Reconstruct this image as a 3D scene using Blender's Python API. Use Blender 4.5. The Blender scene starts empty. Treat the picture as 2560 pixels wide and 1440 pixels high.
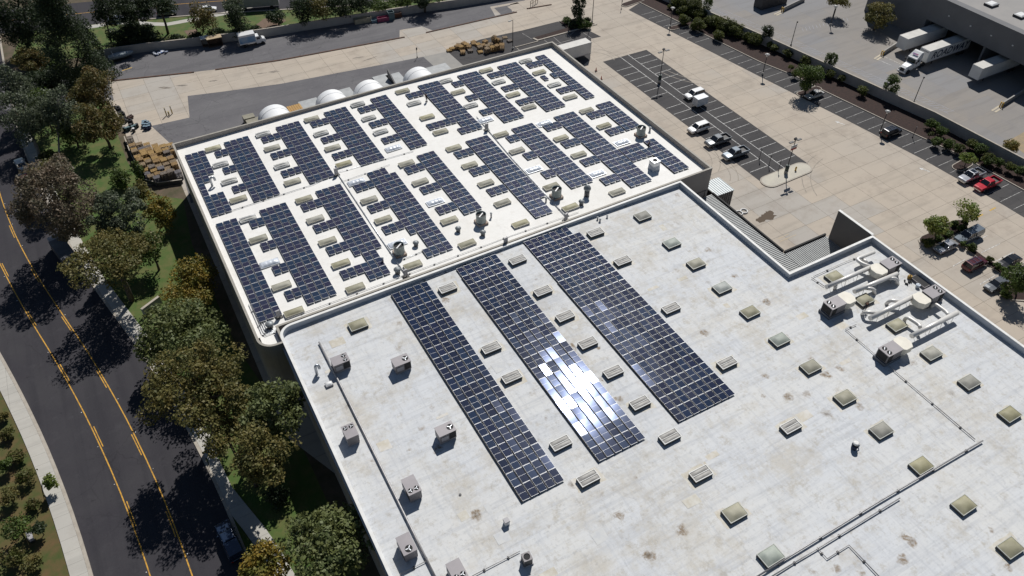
import bpy, bmesh, math, random
import numpy as np
from mathutils import Vector, Matrix
R = math.radians
random.seed(7); rng = np.random.default_rng(7)
sc = bpy.context.scene; COL = sc.collection
HG = 90.0                    # camera height above the yard, metres
ZP = 11.0                    # height of the warehouse parapets
FPX, PITCH, YAW = 1936.0, math.atan((720 + 1165) / 1936.0), R(60.85)
_fh = np.array([math.cos(YAW), math.sin(YAW), 0])
_fw = _fh * math.cos(PITCH) + np.array([0, 0, -math.sin(PITCH)])
_rt = np.array([math.sin(YAW), -math.cos(YAW), 0]); _up = np.cross(_rt, _fw)
def P(x, y, z=0.0):
    """surveyed photo point -> metric site coordinates on the level z"""
    d = _fw * FPX + _rt * (x - 1280) - _up * (y - 720)
    s = (HG - z) / -d[2]
    return (float(d[0] * s), float(d[1] * s))
def P3(x, y, z=0.0):
    a = P(x, y, z); return (a[0], a[1], z)
def pxm(x, y):
    d = _fw * FPX + _rt * (x - 1280) - _up * (y - 720)
    return -d[2] / HG       # photo pixels per metre (roughly) at this point
ORD = ['first','second','third','fourth','fifth','sixth','seventh','eighth','ninth','tenth','eleventh','twelfth','thirteenth','fourteenth','fifteenth','sixteenth','seventeenth','eighteenth','nineteenth','twentieth','twenty-first','twenty-second','twenty-third','twenty-fourth','twenty-fifth','twenty-sixth','twenty-seventh','twenty-eighth','twenty-ninth','thirtieth']

# ---------------------------------------------------------------- materials
def nodes(name):
    m = bpy.data.materials.new(name); m.use_nodes = True
    nt = m.node_tree; return m, nt, nt.nodes['Principled BSDF']
def N(nt, typ, **kw):
    n = nt.nodes.new(typ)
    for k, v in kw.items():
        if k.startswith('i_'):
            n.inputs[k[2:].replace('_', ' ')].default_value = v
        else: setattr(n, k, v)
    return n
def rgb(c): return (c[0], c[1], c[2], 1)
def pos(nt):
    return N(nt, 'ShaderNodeNewGeometry').outputs['Position']
def noise(nt, scale, detail=5, rough=.6, vec=None, sc3=None):
    n = N(nt, 'ShaderNodeTexNoise'); n.inputs['Scale'].default_value = scale
    n.inputs['Detail'].default_value = detail; n.inputs['Roughness'].default_value = rough
    v = vec or pos(nt)
    if sc3:
        mp = N(nt, 'ShaderNodeMapping'); mp.inputs['Scale'].default_value = sc3
        nt.links.new(v, mp.inputs['Vector']); v = mp.outputs['Vector']
    nt.links.new(v, n.inputs['Vector']); return n.outputs['Fac']
def ramp(nt, fac, a, b):
    n = N(nt, 'ShaderNodeMapRange'); n.inputs['From Min'].default_value = a; n.inputs['From Max'].default_value = b
    nt.links.new(fac, n.inputs['Value']); return n.outputs['Result']
def mixc(nt, fac, a, b, mode='MIX'):
    n = N(nt, 'ShaderNodeMix', data_type='RGBA', blend_type=mode)
    if isinstance(fac, (int, float)): n.inputs['Factor'].default_value = fac
    else: nt.links.new(fac, n.inputs['Factor'])
    for k, v in ((6, a), (7, b)):
        if isinstance(v, tuple): n.inputs[k].default_value = rgb(v)
        else: nt.links.new(v, n.inputs[k])
    return n.outputs[2]
def mul(nt, a, b, op='MULTIPLY'):
    n = N(nt, 'ShaderNodeMath', operation=op)
    for i, v in enumerate((a, b)):
        if isinstance(v, (int, float)): n.inputs[i].default_value = v
        else: nt.links.new(v, n.inputs[i])
    return n.outputs[0]
def bumpit(nt, bs, h, strength=.3, dist=.05):
    b = N(nt, 'ShaderNodeBump'); b.inputs['Strength'].default_value = strength; b.inputs['Distance'].default_value = dist
    nt.links.new(h, b.inputs['Height']); nt.links.new(b.outputs['Normal'], bs.inputs['Normal'])
_mc = {}
def M(name, c1, c2=None, rough=.6, scale=1.0, metal=0.0, spec=.5, detail=5, lo=.35, hi=.65, bump=0, coat=0, vary=0):
    if name in _mc: return _mc[name]
    m, nt, b = nodes(name)
    b.inputs['Roughness'].default_value = rough; b.inputs['Metallic'].default_value = metal
    b.inputs['Specular IOR Level'].default_value = spec
    if coat: b.inputs['Coat Weight'].default_value = coat; b.inputs['Coat Roughness'].default_value = .05
    c2 = c2 or tuple(x * .82 for x in c1)
    f = noise(nt, scale, detail)
    col = mixc(nt, ramp(nt, f, lo, hi), c1, c2)
    if vary:
        oi = N(nt, 'ShaderNodeObjectInfo'); hs = N(nt, 'ShaderNodeHueSaturation')
        nt.links.new(ramp(nt, oi.outputs['Random'], -1 / vary + .0, 1.0), hs.inputs['Value']); nt.links.new(col, hs.inputs['Color'])
        k = mul(nt, mul(nt, oi.outputs['Random'], 7.31), 1.0, 'MODULO'); nt.links.new(mul(nt, mul(nt, k, .9), .45, 'ADD'), hs.inputs['Saturation']); col = hs.outputs['Color']
    nt.links.new(col, b.inputs['Base Color'])
    if bump: bumpit(nt, b, noise(nt, scale * 4, 6), bump)
    _mc[name] = m; return m

def slab_mat(name, ca, cb, cgrey, bw, rh, joint, dirt, off=(0, 0), rot=0, jw=.012):
    m, nt, b = nodes(name); b.inputs['Roughness'].default_value = .85
    b.inputs['Specular IOR Level'].default_value = .25
    mp = N(nt, 'ShaderNodeMapping'); mp.inputs['Location'].default_value = (off[0], off[1], 0); mp.inputs['Rotation'].default_value = (0, 0, rot)
    nt.links.new(pos(nt), mp.inputs['Vector'])
    def brick(c1, c2, mort, seedoff=0):
        br = N(nt, 'ShaderNodeTexBrick', offset=0.0, squash=1.0)
        br.inputs['Color1'].default_value = rgb(c1); br.inputs['Color2'].default_value = rgb(c2); br.inputs['Mortar'].default_value = rgb(mort)
        br.inputs['Scale'].default_value = 1; br.inputs['Brick Width'].default_value = bw; br.inputs['Row Height'].default_value = rh
        br.inputs['Mortar Size'].default_value = jw; br.inputs['Mortar Smooth'].default_value = .1
        nt.links.new(mp.outputs['Vector'], br.inputs['Vector']); return br
    br = brick((0, 0, 0), (1, 1, 1), (0, 0, 0))
    big = ramp(nt, noise(nt, .035, 4), .35, .62)
    base = mixc(nt, big, ca, cb)
    # a few slabs were recast in greyer concrete
    tint = ramp(nt, mul(nt, br.outputs['Color'], mul(nt, ramp(nt, noise(nt, .022, 1), .4, .62), 1.0), 'MULTIPLY'), .25, .6)
    base = mixc(nt, mul(nt, tint, .55), base, cgrey)
    vari = ramp(nt, br.outputs['Color'], 0, 1)
    base = mixc(nt, mul(nt, vari, .26), base, tuple(x * .78 for x in ca))
    base = mixc(nt, mul(nt, ramp(nt, noise(nt, .22, 9, .72), .50, .70), .6), base, dirt)
    base = mixc(nt, mul(nt, ramp(nt, noise(nt, 1, 6, .6, sc3=(.06, .5, 1)), .5, .68), .38), base, tuple(x * .60 for x in cb))
    base = mixc(nt, ramp(nt, noise(nt, 9, 3), .3, .7), base, mixc(nt, .88, tuple(x * .8 for x in cb), base))
    base = mixc(nt, mul(nt, br.outputs['Fac'], .8), base, joint)
    nt.links.new(base, b.inputs['Base Color']); return m

def asphalt_mat(name, c1, c2, patch, along=(.04, .45, 1), wear=0):
    m, nt, b = nodes(name); b.inputs['Roughness'].default_value = .9; b.inputs['Specular IOR Level'].default_value = .2
    f = mixc(nt, ramp(nt, noise(nt, .12, 7, .62), .35, .68), c1, c2)
    f = mixc(nt, mul(nt, ramp(nt, noise(nt, 1, 5, .6, sc3=along), .47, .64), .6), f, patch)
    f = mixc(nt, mul(nt, ramp(nt, noise(nt, .5, 8, .75), .54, .68), .35), f, tuple(x * 1.45 for x in c2))
    f = mixc(nt, mul(nt, ramp(nt, noise(nt, .9, 5, .7), .60, .70), .6), f, tuple(x * .5 for x in c1))
    f = mixc(nt, mul(nt, ramp(nt, noise(nt, 14, 3), .3, .75), .35), f, tuple(x * 1.6 for x in c2))
    # cracks
    v = N(nt, 'ShaderNodeTexVoronoi', feature='DISTANCE_TO_EDGE'); v.inputs['Scale'].default_value = .16
    mp = N(nt, 'ShaderNodeMixRGB'); mp.inputs[0].default_value = .12
    nn = N(nt, 'ShaderNodeTexNoise'); nn.inputs['Scale'].default_value = .6; nn.inputs['Detail'].default_value = 6
    g = pos(nt); nt.links.new(g, nn.inputs['Vector']); nt.links.new(g, mp.inputs[1])
    ad = N(nt, 'ShaderNodeVectorMath', operation='MULTIPLY_ADD'); ad.inputs[1].default_value = (2, 2, 2)
    nt.links.new(nn.outputs['Color'], ad.inputs[0]); nt.links.new(g, ad.inputs[2]); nt.links.new(ad.outputs[0], v.inputs['Vector'])
    cr = ramp(nt, v.outputs['Distance'], .012, .0)
    f = mixc(nt, mul(nt, cr, mul(nt, ramp(nt, noise(nt, .05, 2), .45, .6), .55)), f, tuple(x * .35 for x in c1))
    nt.links.new(f, b.inputs['Base Color']); return m

def roof_mat(name, base1, base2, streak, stain, spots, amount):
    m, nt, b = nodes(name); b.inputs['Roughness'].default_value = .75; b.inputs['Specular IOR Level'].default_value = .3
    c = mixc(nt, ramp(nt, noise(nt, .09, 5), .4, .6), base1, base2)
    c = mixc(nt, mul(nt, ramp(nt, noise(nt, 1, 7, .72, sc3=(.10, 1.3, 1)), .48, .66), .62 * amount), c, streak)
    c = mixc(nt, mul(nt, ramp(nt, noise(nt, 1, 6, .72, sc3=(1.6, .14, 1)), .50, .68), .5 * amount), c, streak)
    c = mixc(nt, mul(nt, ramp(nt, noise(nt, .13, 9, .78), .50, .64), .5 * amount), c, stain)
    c = mixc(nt, mul(nt, ramp(nt, noise(nt, .7, 9, .78), .53, .68), .62 * amount), c, tuple(x * .8 for x in stain))
    c = mixc(nt, mul(nt, ramp(nt, noise(nt, 2.2, 7, .7), .54, .70), .5 * amount), c, tuple(x * .72 for x in streak))
    # lap seams of the roofing sheets
    br = N(nt, 'ShaderNodeTexBrick', offset=.5)
    br.inputs['Scale'].default_value = 1; br.inputs['Brick Width'].default_value = 11; br.inputs['Row Height'].default_value = 1.0
    br.inputs['Mortar Size'].default_value = .02; nt.links.new(pos(nt), br.inputs['Vector'])
    c = mixc(nt, mul(nt, br.outputs['Fac'], .10 * amount + .05), c, tuple(x * .6 for x in streak))
    br.inputs['Color1'].default_value = (0, 0, 0, 1); br.inputs['Color2'].default_value = (1, 1, 1, 1)
    c = mixc(nt, mul(nt, br.outputs['Color'], .10 * amount + .02), c, tuple(x * .85 for x in base2))
    if spots:
        v = N(nt, 'ShaderNodeTexVoronoi'); v.inputs['Scale'].default_value = .42; v.inputs['Randomness'].default_value = 1
        nn = N(nt, 'ShaderNodeTexNoise'); nn.inputs['Scale'].default_value = 1.1; nn.inputs['Detail'].default_value = 6
        g = pos(nt); nt.links.new(g, nn.inputs['Vector'])
        ad = N(nt, 'ShaderNodeVectorMath', operation='MULTIPLY_ADD'); ad.inputs[1].default_value = (1.3, 1.3, 0)
        nt.links.new(nn.outputs['Color'], ad.inputs[0]); nt.links.new(g, ad.inputs[2])
        mp = N(nt, 'ShaderNodeMapping'); mp.inputs['Scale'].default_value = (1, 1, 0)
        nt.links.new(ad.outputs[0], mp.inputs['Vector']); nt.links.new(mp.outputs['Vector'], v.inputs['Vector'])
        sep = N(nt, 'ShaderNodeSeparateColor'); nt.links.new(v.outputs['Color'], sep.inputs[0])
        size = mul(nt, ramp(nt, sep.outputs[0], .5, 1.0), .36)
        d = mul(nt, size, v.outputs['Distance'], 'SUBTRACT')
        k = mul(nt, ramp(nt, d, 0, .12), ramp(nt, noise(nt, .03, 2), .40, .52))
        c = mixc(nt, mul(nt, mul(nt, k, ramp(nt, noise(nt, 3.2, 4), .3, .6)), .85), c, spots)
        c = mixc(nt, mul(nt, ramp(nt, d, .13, .3), mul(nt, sep.outputs[1], .7)), c, tuple(x * .35 for x in spots))
    nt.links.new(c, b.inputs['Base Color']); return m

def leaf_mat(name, ca, cb, cc, rough=.6, trans=.33):
    m, nt, b = nodes(name); b.inputs['Roughness'].default_value = rough; b.inputs['Specular IOR Level'].default_value = .35
    g = N(nt, 'ShaderNodeNewGeometry')
    f = mixc(nt, g.outputs['Random Per Island'], ca, cb)
    f = mixc(nt, ramp(nt, noise(nt, .55, 4), .42, .62), f, cc)
    nt.links.new(f, b.inputs['Base Color'])
    tr = N(nt, 'ShaderNodeBsdfTranslucent'); nt.links.new(f, tr.inputs['Color'])
    mx = N(nt, 'ShaderNodeMixShader'); mx.inputs[0].default_value = trans
    nt.links.new(b.outputs[0], mx.inputs[1]); nt.links.new(tr.outputs[0], mx.inputs[2])
    nt.links.new(mx.outputs[0], nt.nodes['Material Output'].inputs['Surface']); return m

# ---------------------------------------------------------------- mesh tools
class MB:
    """collects shapes and links them as ONE mesh object"""
    def __init__(s): s.bm = bmesh.new(); s.mi = 0
    def face(s, pts):
        f = s.bm.faces.new([s.bm.verts.new(p) for p in pts]); f.material_index = s.mi; return f
    def box(s, c, d, rz=0, taper=1.0, tilt=None):
        x, y, z = d[0] / 2, d[1] / 2, d[2] / 2
        pts = [(-x, -y, -z), (x, -y, -z), (x, y, -z), (-x, y, -z)] + [(a * taper, b_ * taper, z) for a, b_ in ((-x, -y), (x, -y), (x, y), (-x, y))]
        m = Matrix.Translation(c) @ Matrix.Rotation(rz, 4, 'Z')
        if tilt: m = m @ Matrix.Rotation(tilt[0], 4, 'X') @ Matrix.Rotation(tilt[1], 4, 'Y')
        v = [s.bm.verts.new(m @ Vector(p)) for p in pts]
        for q in ((3, 2, 1, 0), (4, 5, 6, 7), (0, 1, 5, 4), (1, 2, 6, 5), (2, 3, 7, 6), (3, 0, 4, 7)):
            s.bm.faces.new([v[i] for i in q]).material_index = s.mi
        return s
    def prism(s, poly, z0, z1, bottom=False):
        area = sum(poly[i][0] * poly[(i + 1) % len(poly)][1] - poly[(i + 1) % len(poly)][0] * poly[i][1] for i in range(len(poly)))
        if area < 0: poly = poly[::-1]
        f0 = z0 if callable(z0) else (lambda x, y: z0); f1 = z1 if callable(z1) else (lambda x, y: z1)
        lo = [s.bm.verts.new((p[0], p[1], f0(p[0], p[1]))) for p in poly]; hi = [s.bm.verts.new((p[0], p[1], f1(p[0], p[1]))) for p in poly]
        n = len(poly)
        for i in range(n):
            s.bm.faces.new((lo[i], lo[(i + 1) % n], hi[(i + 1) % n], hi[i])).material_index = s.mi
        s.bm.faces.new(hi).material_index = s.mi
        if bottom: s.bm.faces.new(lo[::-1]).material_index = s.mi
        return s
    def ring(s, p, r, ax, n, ph=0):
        ax = Vector(ax).normalized(); u = ax.orthogonal().normalized(); w = ax.cross(u)
        return [s.bm.verts.new(Vector(p) + (u * math.cos(ph + 2 * math.pi * k / n) + w * math.sin(ph + 2 * math.pi * k / n)) * r) for k in range(n)]
    def loft(s, rings, cap=True, close=True, smooth=False):
        for a, b_ in zip(rings, rings[1:]):
            n = len(a)
            for i in range(n if close else n - 1):
                f = s.bm.faces.new((a[i], a[(i + 1) % n], b_[(i + 1) % n], b_[i])); f.material_index = s.mi; f.smooth = smooth
        if cap:
            s.bm.faces.new(rings[0][::-1]).material_index = s.mi; s.bm.faces.new(rings[-1]).material_index = s.mi
        return s
    def tube(s, pts, r, n=8, smooth=True, cap=True):
        pts = [Vector(p) for p in pts]; rr = r if isinstance(r, (list, tuple)) else [r] * len(pts)
        t = (pts[1] - pts[0]).normalized(); u = t.orthogonal().normalized(); rings = []
        for i, p in enumerate(pts):
            d = (pts[min(i + 1, len(pts) - 1)] - pts[max(i - 1, 0)]).normalized()
            u = (u - d * u.dot(d)).normalized(); w = d.cross(u)
            rings.append([s.bm.verts.new(p + (u * math.cos(2 * math.pi * k / n) + w * math.sin(2 * math.pi * k / n)) * rr[i]) for k in range(n)])
        return s.loft(rings, cap, True, smooth)
    def cyl(s, p0, p1, r0, r1=None, n=14, cap=True, smooth=True):
        ax = Vector(p1) - Vector(p0)
        return s.loft([s.ring(p0, r0, ax, n), s.ring(p1, r0 if r1 is None else r1, ax, n)], cap, True, smooth)
    def lathe(s, c, prof, n=16, smooth=True):
        rings = [s.ring((c[0], c[1], c[2] + z), max(r, .001), (0, 0, 1), n) for r, z in prof]
        return s.loft(rings, True, True, smooth)
    def sphere(s, c, r, u=10, v=7, sc3=(1, 1, 1)):
        prof = [(r * math.sin(math.pi * k / v), -r * math.cos(math.pi * k / v)) for k in range(v + 1)]
        rings = []
        for a, z in prof:
            rings.append([s.bm.verts.new((c[0] + max(a, .001) * sc3[0] * math.cos(2 * math.pi * k / u), c[1] + max(a, .001) * sc3[1] * math.sin(2 * math.pi * k / u), c[2] + z * sc3[2])) for k in range(u)])
        return s.loft(rings, True, True, True)
    def strip(s, pts, w, z, h=.004):
        """flat painted line or kerb following pts"""
        pts = [Vector((p[0], p[1], 0)) for p in pts]; L, Rr = [], []
        for i, p in enumerate(pts):
            d = (pts[min(i + 1, len(pts) - 1)] - pts[max(i - 1, 0)]).normalized(); n_ = Vector((-d.y, d.x, 0)) * w / 2
            L.append(p + n_); Rr.append(p - n_)
        for i in range(len(pts) - 1):
            q = [Rr[i], Rr[i + 1], L[i + 1], L[i]]
            top = [s.bm.verts.new((a.x, a.y, z + h)) for a in q]; s.bm.faces.new(top).material_index = s.mi
            if h > .02:
                bt = [s.bm.verts.new((a.x, a.y, z)) for a in q]
                for k in ((0, 1), (2, 3)): s.bm.faces.new((bt[k[0]], bt[k[1]], top[k[1]], top[k[0]])).material_index = s.mi
                if i == 0: s.bm.faces.new((bt[3], bt[0], top[0], top[3])).material_index = s.mi
                if i == len(pts) - 2: s.bm.faces.new((bt[1], bt[2], top[2], top[1])).material_index = s.mi
        return s
    def mesh(s, name, mats):
        me = bpy.data.meshes.new(name); s.bm.to_mesh(me); s.bm.free()
        for m in (mats if isinstance(mats, (list, tuple)) else [mats]): me.materials.append(m)
        return me
    def build(s, name, mats, parent=None, bevel=0):
        if bevel:
            bmesh.ops.remove_doubles(s.bm, verts=s.bm.verts, dist=1e-4)
        o = bpy.data.objects.new(name, s.mesh(name, mats)); COL.objects.link(o)
        if parent: o.parent = parent
        if bevel:
            b = o.modifiers.new('bevel', 'BEVEL'); b.width = bevel; b.segments = 2; b.limit_method = 'ANGLE'
        return o
def tag(o, label=None, cat=None, group=None, kind=None):
    if label: o['label'] = label
    if cat: o['category'] = cat
    if group: o['group'] = group
    if kind: o['kind'] = kind
    return o
def thing(name, label, cat, loc=(0, 0, 0), rz=0, group=None):
    o = bpy.data.objects.new(name, None); COL.objects.link(o); o.empty_display_size = .3
    o.location = loc; o.rotation_euler = (0, 0, rz); return tag(o, label, cat, group)
def copy_tree(o, parent=None):
    c = o.copy(); COL.objects.link(c)
    if parent: c.parent = parent
    for ch in list(o.children): copy_tree(ch, c)
    return c
def clone(o, loc, rz=0, label=None, group=None):
    c = copy_tree(o); c.location = loc; c.rotation_euler = (0, 0, rz)
    if label: c['label'] = label
    if group: c['group'] = group
    return c
def struct(o): o['kind'] = 'structure'; return o

# palette
CONC = slab_mat('yard_concrete', (.465, .40, .325), (.43, .38, .32), (.385, .39, .385), 5.6, 4.1, (.11, .095, .08), (.28, .235, .195), (1.2, .7), jw=.03)
CONC2 = slab_mat('dock_yard_concrete', (.275, .25, .222), (.25, .238, .228), (.23, .25, .285), 6.0, 4.6, (.16, .15, .15), (.22, .21, .21))
WALK = slab_mat('pavement_concrete', (.50, .475, .42), (.44, .425, .39), (.42, .42, .40), 30, 1.9, (.20, .19, .17), (.36, .33, .29), jw=.02)
ASPH = asphalt_mat('yard_asphalt', (.105, .101, .108), (.14, .136, .140), (.082, .08, .086))
ASPL = asphalt_mat('lot_asphalt', (.050, .048, .050), (.070, .067, .066), (.036, .035, .038))
ROADM = asphalt_mat('road_asphalt', (.033, .031, .037), (.046, .044, .048), (.024, .023, .028), along=(.55, .02, 1))
KERB = M('kerb_concrete', (.42, .38, .32), (.34, .30, .25), .85, 1.5)
KERBR = M('rust_brown_kerb', (.12, .055, .03), (.05, .035, .03), .85, 2.0)
WHITEP = M('white_road_paint', (.66, .65, .62), (.26, .255, .25), .75, 2.2, lo=.44, hi=.62, detail=8)
FADEP = M('worn_white_paint', (.42, .40, .37), (.2, .19, .185), .8, 3.0)
YELP = M('yellow_road_paint', (.60, .32, .03), (.30, .16, .03), .75, 2.0, lo=.46, hi=.66, detail=8)
YELW = M('worn_yellow_paint', (.60, .42, .16), (.45, .32, .16), .8, 2.5)
MULCH = M('bark_mulch', (.040, .019, .014), (.020, .011, .009), .95, 2.2, detail=8, bump=.6)
GRASS = M('lawn_grass', (.050, .095, .013), (.10, .105, .028), .9, .5, detail=9, lo=.42, hi=.62, bump=.6)
DIRT = M('bare_soil', (.115, .082, .056), (.06, .055, .026), .95, .5, detail=9, bump=.4)
WALLC = M('tilt_up_concrete', (.35, .32, .29), (.30, .27, .25), .85, .4)
WALLD = M('dark_concrete_wall', (.17, .155, .14), (.145, .135, .125), .85, .3)
FENCEC = M('retaining_concrete', (.36, .345, .32), (.30, .29, .275), .9, .6)
COPE = M('white_coping', (.72, .72, .70), (.62, .61, .58), .6, 1.0)
PARW = M('parapet_membrane', (.46, .49, .53), (.40, .43, .47), .7, .6)
STEEL = M('galvanised_steel', (.55, .57, .60), (.46, .48, .51), .38, 1.5, metal=.75)
DSTEEL = M('dark_steel', (.045, .045, .05), (.03, .03, .035), .55, 2)
WHITEM = M('white_paint_metal', (.72, .72, .71), (.62, .62, .61), .45, 1.2)
GREYM = M('grey_paint_metal', (.34, .33, .34), (.29, .28, .29), .5, 1.5)
FASC = M('black_fascia', (.012, .012, .013), (.008, .008, .009), .8, 1)
BLACK = M('black_rubber', (.018, .018, .019), (.012, .012, .013), .8, 3)
YELM = M('safety_yellow_paint', (.62, .38, .03), (.45, .28, .03), .55, 3)
GLASSD = M('tinted_vehicle_glass', (.012, .014, .018), (.018, .021, .026), .06, 1, spec=.8)
CHROME = M('chrome', (.7, .7, .72), (.6, .6, .62), .15, 2, metal=1)
LAMPG = M('lamp_lens', (.75, .75, .72), (.6, .6, .58), .2, 3)
REDL = M('red_lens', (.35, .01, .01), (.25, .01, .01), .25, 3)
# ---------------------------------------------------------------- the setting: ground, roads, lots
def interp(tab, y):
    tab = sorted(tab)
    if y <= tab[0][0]: i = 0
    elif y >= tab[-1][0]: i = len(tab) - 2
    else: i = max(k for k in range(len(tab) - 1) if tab[k][0] <= y)
    (a, xa), (b, xb) = tab[i], tab[i + 1]
    return xa + (xb - xa) * (y - a) / (b - a)
def smooth(tab, y):
    return sum(interp(tab, y + d) for d in (-9, -4.5, 0, 4.5, 9)) / 5
KR = [(290, -24), (240, -23), (200, -23.2), (166.4, -22.6), (140, -19.8), (114.6, -16.1), (107.6, -14.2), (98.1, -11.9), (85, -9.6), (72.2, -7.7), (64.5, -7.1), (56.5, -6.6), (40, -5.9), (10, -5.2), (-60, -5)]
KL = [(290, -44), (240, -43.5), (200, -42.5), (166.4, -41), (140, -37), (118, -33.2), (106.7, -30.5), (93.1, -27.5), (85.8, -26.2), (79.1, -25.1), (70.3, -24), (61.8, -23.2), (45, -22.3), (10, -21.6), (-60, -21.4)]
YR = [(290, -31), (240, -30.4), (200, -30), (150.5, -27.7), (138.8, -26.6), (126.6, -24.7), (115, -22.2), (103.9, -19.5), (96.4, -17.9), (93.3, -17.2), (79.5, -15), (73.8, -14.2), (65, -13.3), (57.8, -12.9), (40, -12.2), (-60, -11.6)]
YL = [(290, -36.5), (200, -35.5), (150, -32.8), (129, -29), (117.8, -27.2), (109.6, -25.2), (94, -21.8), (87.5, -20.7), (80.1, -19.4), (73.9, -18.7), (66.8, -17.8), (58.4, -17.2), (40, -16.4), (-60, -15.7)]
ys = [y for y in range(-60, 300, 4)]
def line(tab, off=0, a=-60, b=296): return [(smooth(tab, y) + off, y) for y in range(a, b, 4)]

# ground: one sheet to the horizon
g = MB(); g.face([(-2500, -2500, 0), (2500, -2500, 0), (2500, 2500, 0), (-2500, 2500, 0)])
struct(g.build('ground', DIRT))
def sheet(name, poly, z, mat):
    m = MB()
    area = sum(poly[i][0] * poly[(i + 1) % len(poly)][1] - poly[(i + 1) % len(poly)][0] * poly[i][1] for i in range(len(poly)))
    if area < 0: poly = poly[::-1]
    vs = [m.bm.verts.new((p[0], p[1], z)) for p in poly]
    from mathutils.geometry import tessellate_polygon
    for t3 in tessellate_polygon([[Vector((p[0], p[1], 0)) for p in poly]]):
        f = m.bm.faces.new([vs[i] for i in t3]); f.normal_update()
        if f.normal.z < 0: f.normal_flip()
    return struct(m.build(name, mat))
# lawns
rl = line(KR)
sheet('lawn', [(x + .2, y) for x, y in rl if y < 176] + [(-4.6, 176), (-4.6, 150), (-2.2, 136), (2.5, 132), (1.0, 118), (1.5, 90), (4.5, 70), (5.5, 20), (5.5, -60)], .008, GRASS)
sheet('lawn', [(-6, 200), (-3, 199), (1.5, 197.6), (20.8, 193.2), (57.4, 187), (84.5, 182.6), (110, 180), (110, 186), (70, 197), (43.4, 204), (13.4, 214.5), (-12, 221), (-18, 221), (-22, 205)], .008, GRASS)
ll = line(KL)
sheet('lawn', [(x - 2.2, y) for x, y in ll] + [(-90, 292), (-90, -60)], .008, M('verge_grass', (.05, .072, .014), (.12, .075, .03), .95, .5, detail=9, bump=.5))
# left road
L = line(KL); Rr = line(KR)
sheet('road', L + Rr[::-1], .02, ROADM)
m = MB()
for tab, side in ((YR, -1), (YL, 1)):
    m.strip(line(tab), .15, .026)
    for k in range(0, 22):
        y0 = 33 + k * 14.6 + (0 if side < 0 else 4)
        pts = [(smooth(tab, y) + side * .30, y) for y in (y0, y0 + 1.5, y0 + 3, y0 + 4.2)]
        m.strip(pts, .13, .026)
struct(m.build('road_centre_lines', YELP))
m = MB()
for tab, side in ((YR, -1), (YL, 1)):
    for k in range(0, 36):
        y = 30 + k * 7.3
        m.box((smooth(tab, y) - side * .28, y, .04), (.12, .12, .03))
struct(m.build('road_reflectors', WHITEP))
m = MB(); m.strip(line(KL, -.15), .42, 0, .15); struct(m.build('kerb', KERB))
m = MB(); m.strip([p for p in line(KR, .15) if not 183 < p[1] < 197], .42, 0, .15); struct(m.build('kerb', KERB))
struct(MB().prism([(x - .38, y) for x, y in ll] + [(x - 2.3, y) for x, y in ll][::-1], 0, .14).build('pavement', WALK))
# right pavement leaves the kerb near the bottom of the picture
rk = [p for p in line(KR) if 68 < p[1] < 178]
struct(MB().prism([(x + .38, y) for x, y in rk] + [(x + 2.25, y) for x, y in rk][::-1], 0, .14).build('pavement', WALK))
lp = [P(*q) for q in ((510, 1118), (544, 1229), (578, 1287), (612, 1330), (647, 1380), (690, 1450))]
rp_ = [P(*q) for q in ((548, 1150), (580, 1218), (622, 1270), (660, 1316), (700, 1373), (745, 1450))]
lp += [(lp[-1][0] + .8, 20)]; rp_ += [(rp_[-1][0] + .8, 20)]
struct(MB().prism(lp + rp_[::-1], 0, .145).build('footpath', WALK))
# driveway from the road into the yard
sheet('driveway', [(-24.5, 183), (-24.3, 196), (-10, 190.8), (-2.6, 189), (-3, 176), (-10, 178)], .024, ASPH)
# top street
def off(pts, d):
    out = []
    for i, p in enumerate(pts):
        a, b = pts[max(i - 1, 0)], pts[min(i + 1, len(pts) - 1)]; v = Vector((b[0] - a[0], b[1] - a[1])).normalized()
        out.append((p[0] - v.y * d, p[1] + v.x * d))
    return out
ts = [(-40, 236), (2.2, 224.3), (19.4, 219.3), (30.9, 215.4), (60, 204), (100, 193), (160, 186), (300, 184)]
sheet('road', off(ts, -7.6) + off(ts, 7)[::-1], .022, ROADM)
m = MB(); m.strip(ts, .16, .028); struct(m.build('road_centre_lines', YELP))
m = MB(); m.strip(off(ts, -7.8)[1:], .4, 0, .15); struct(m.build('kerb', KERB))
pp = [P(*q) for q in ((205, 70), (242, 65), (278, 58), (333, 56), (380, 60), (417, 61), (472, 51), (530, 40), (586, 29), (640, 12), (700, -6))]
m = MB(); m.strip(pp, 1.9, 0, .03); struct(m.build('footpath', WALK))
for poly in ([(460, 77), (490, 73), (497, 84), (470, 90)], [(640, 62), (660, 47), (700, 40), (716, 52), (690, 68), (650, 74)]):
    sheet('bare_soil_patch', [P(*q) for q in poly], .02, M('worn_soil', (.17, .11, .08), (.13, .09, .06), .95, 1.2))

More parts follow.
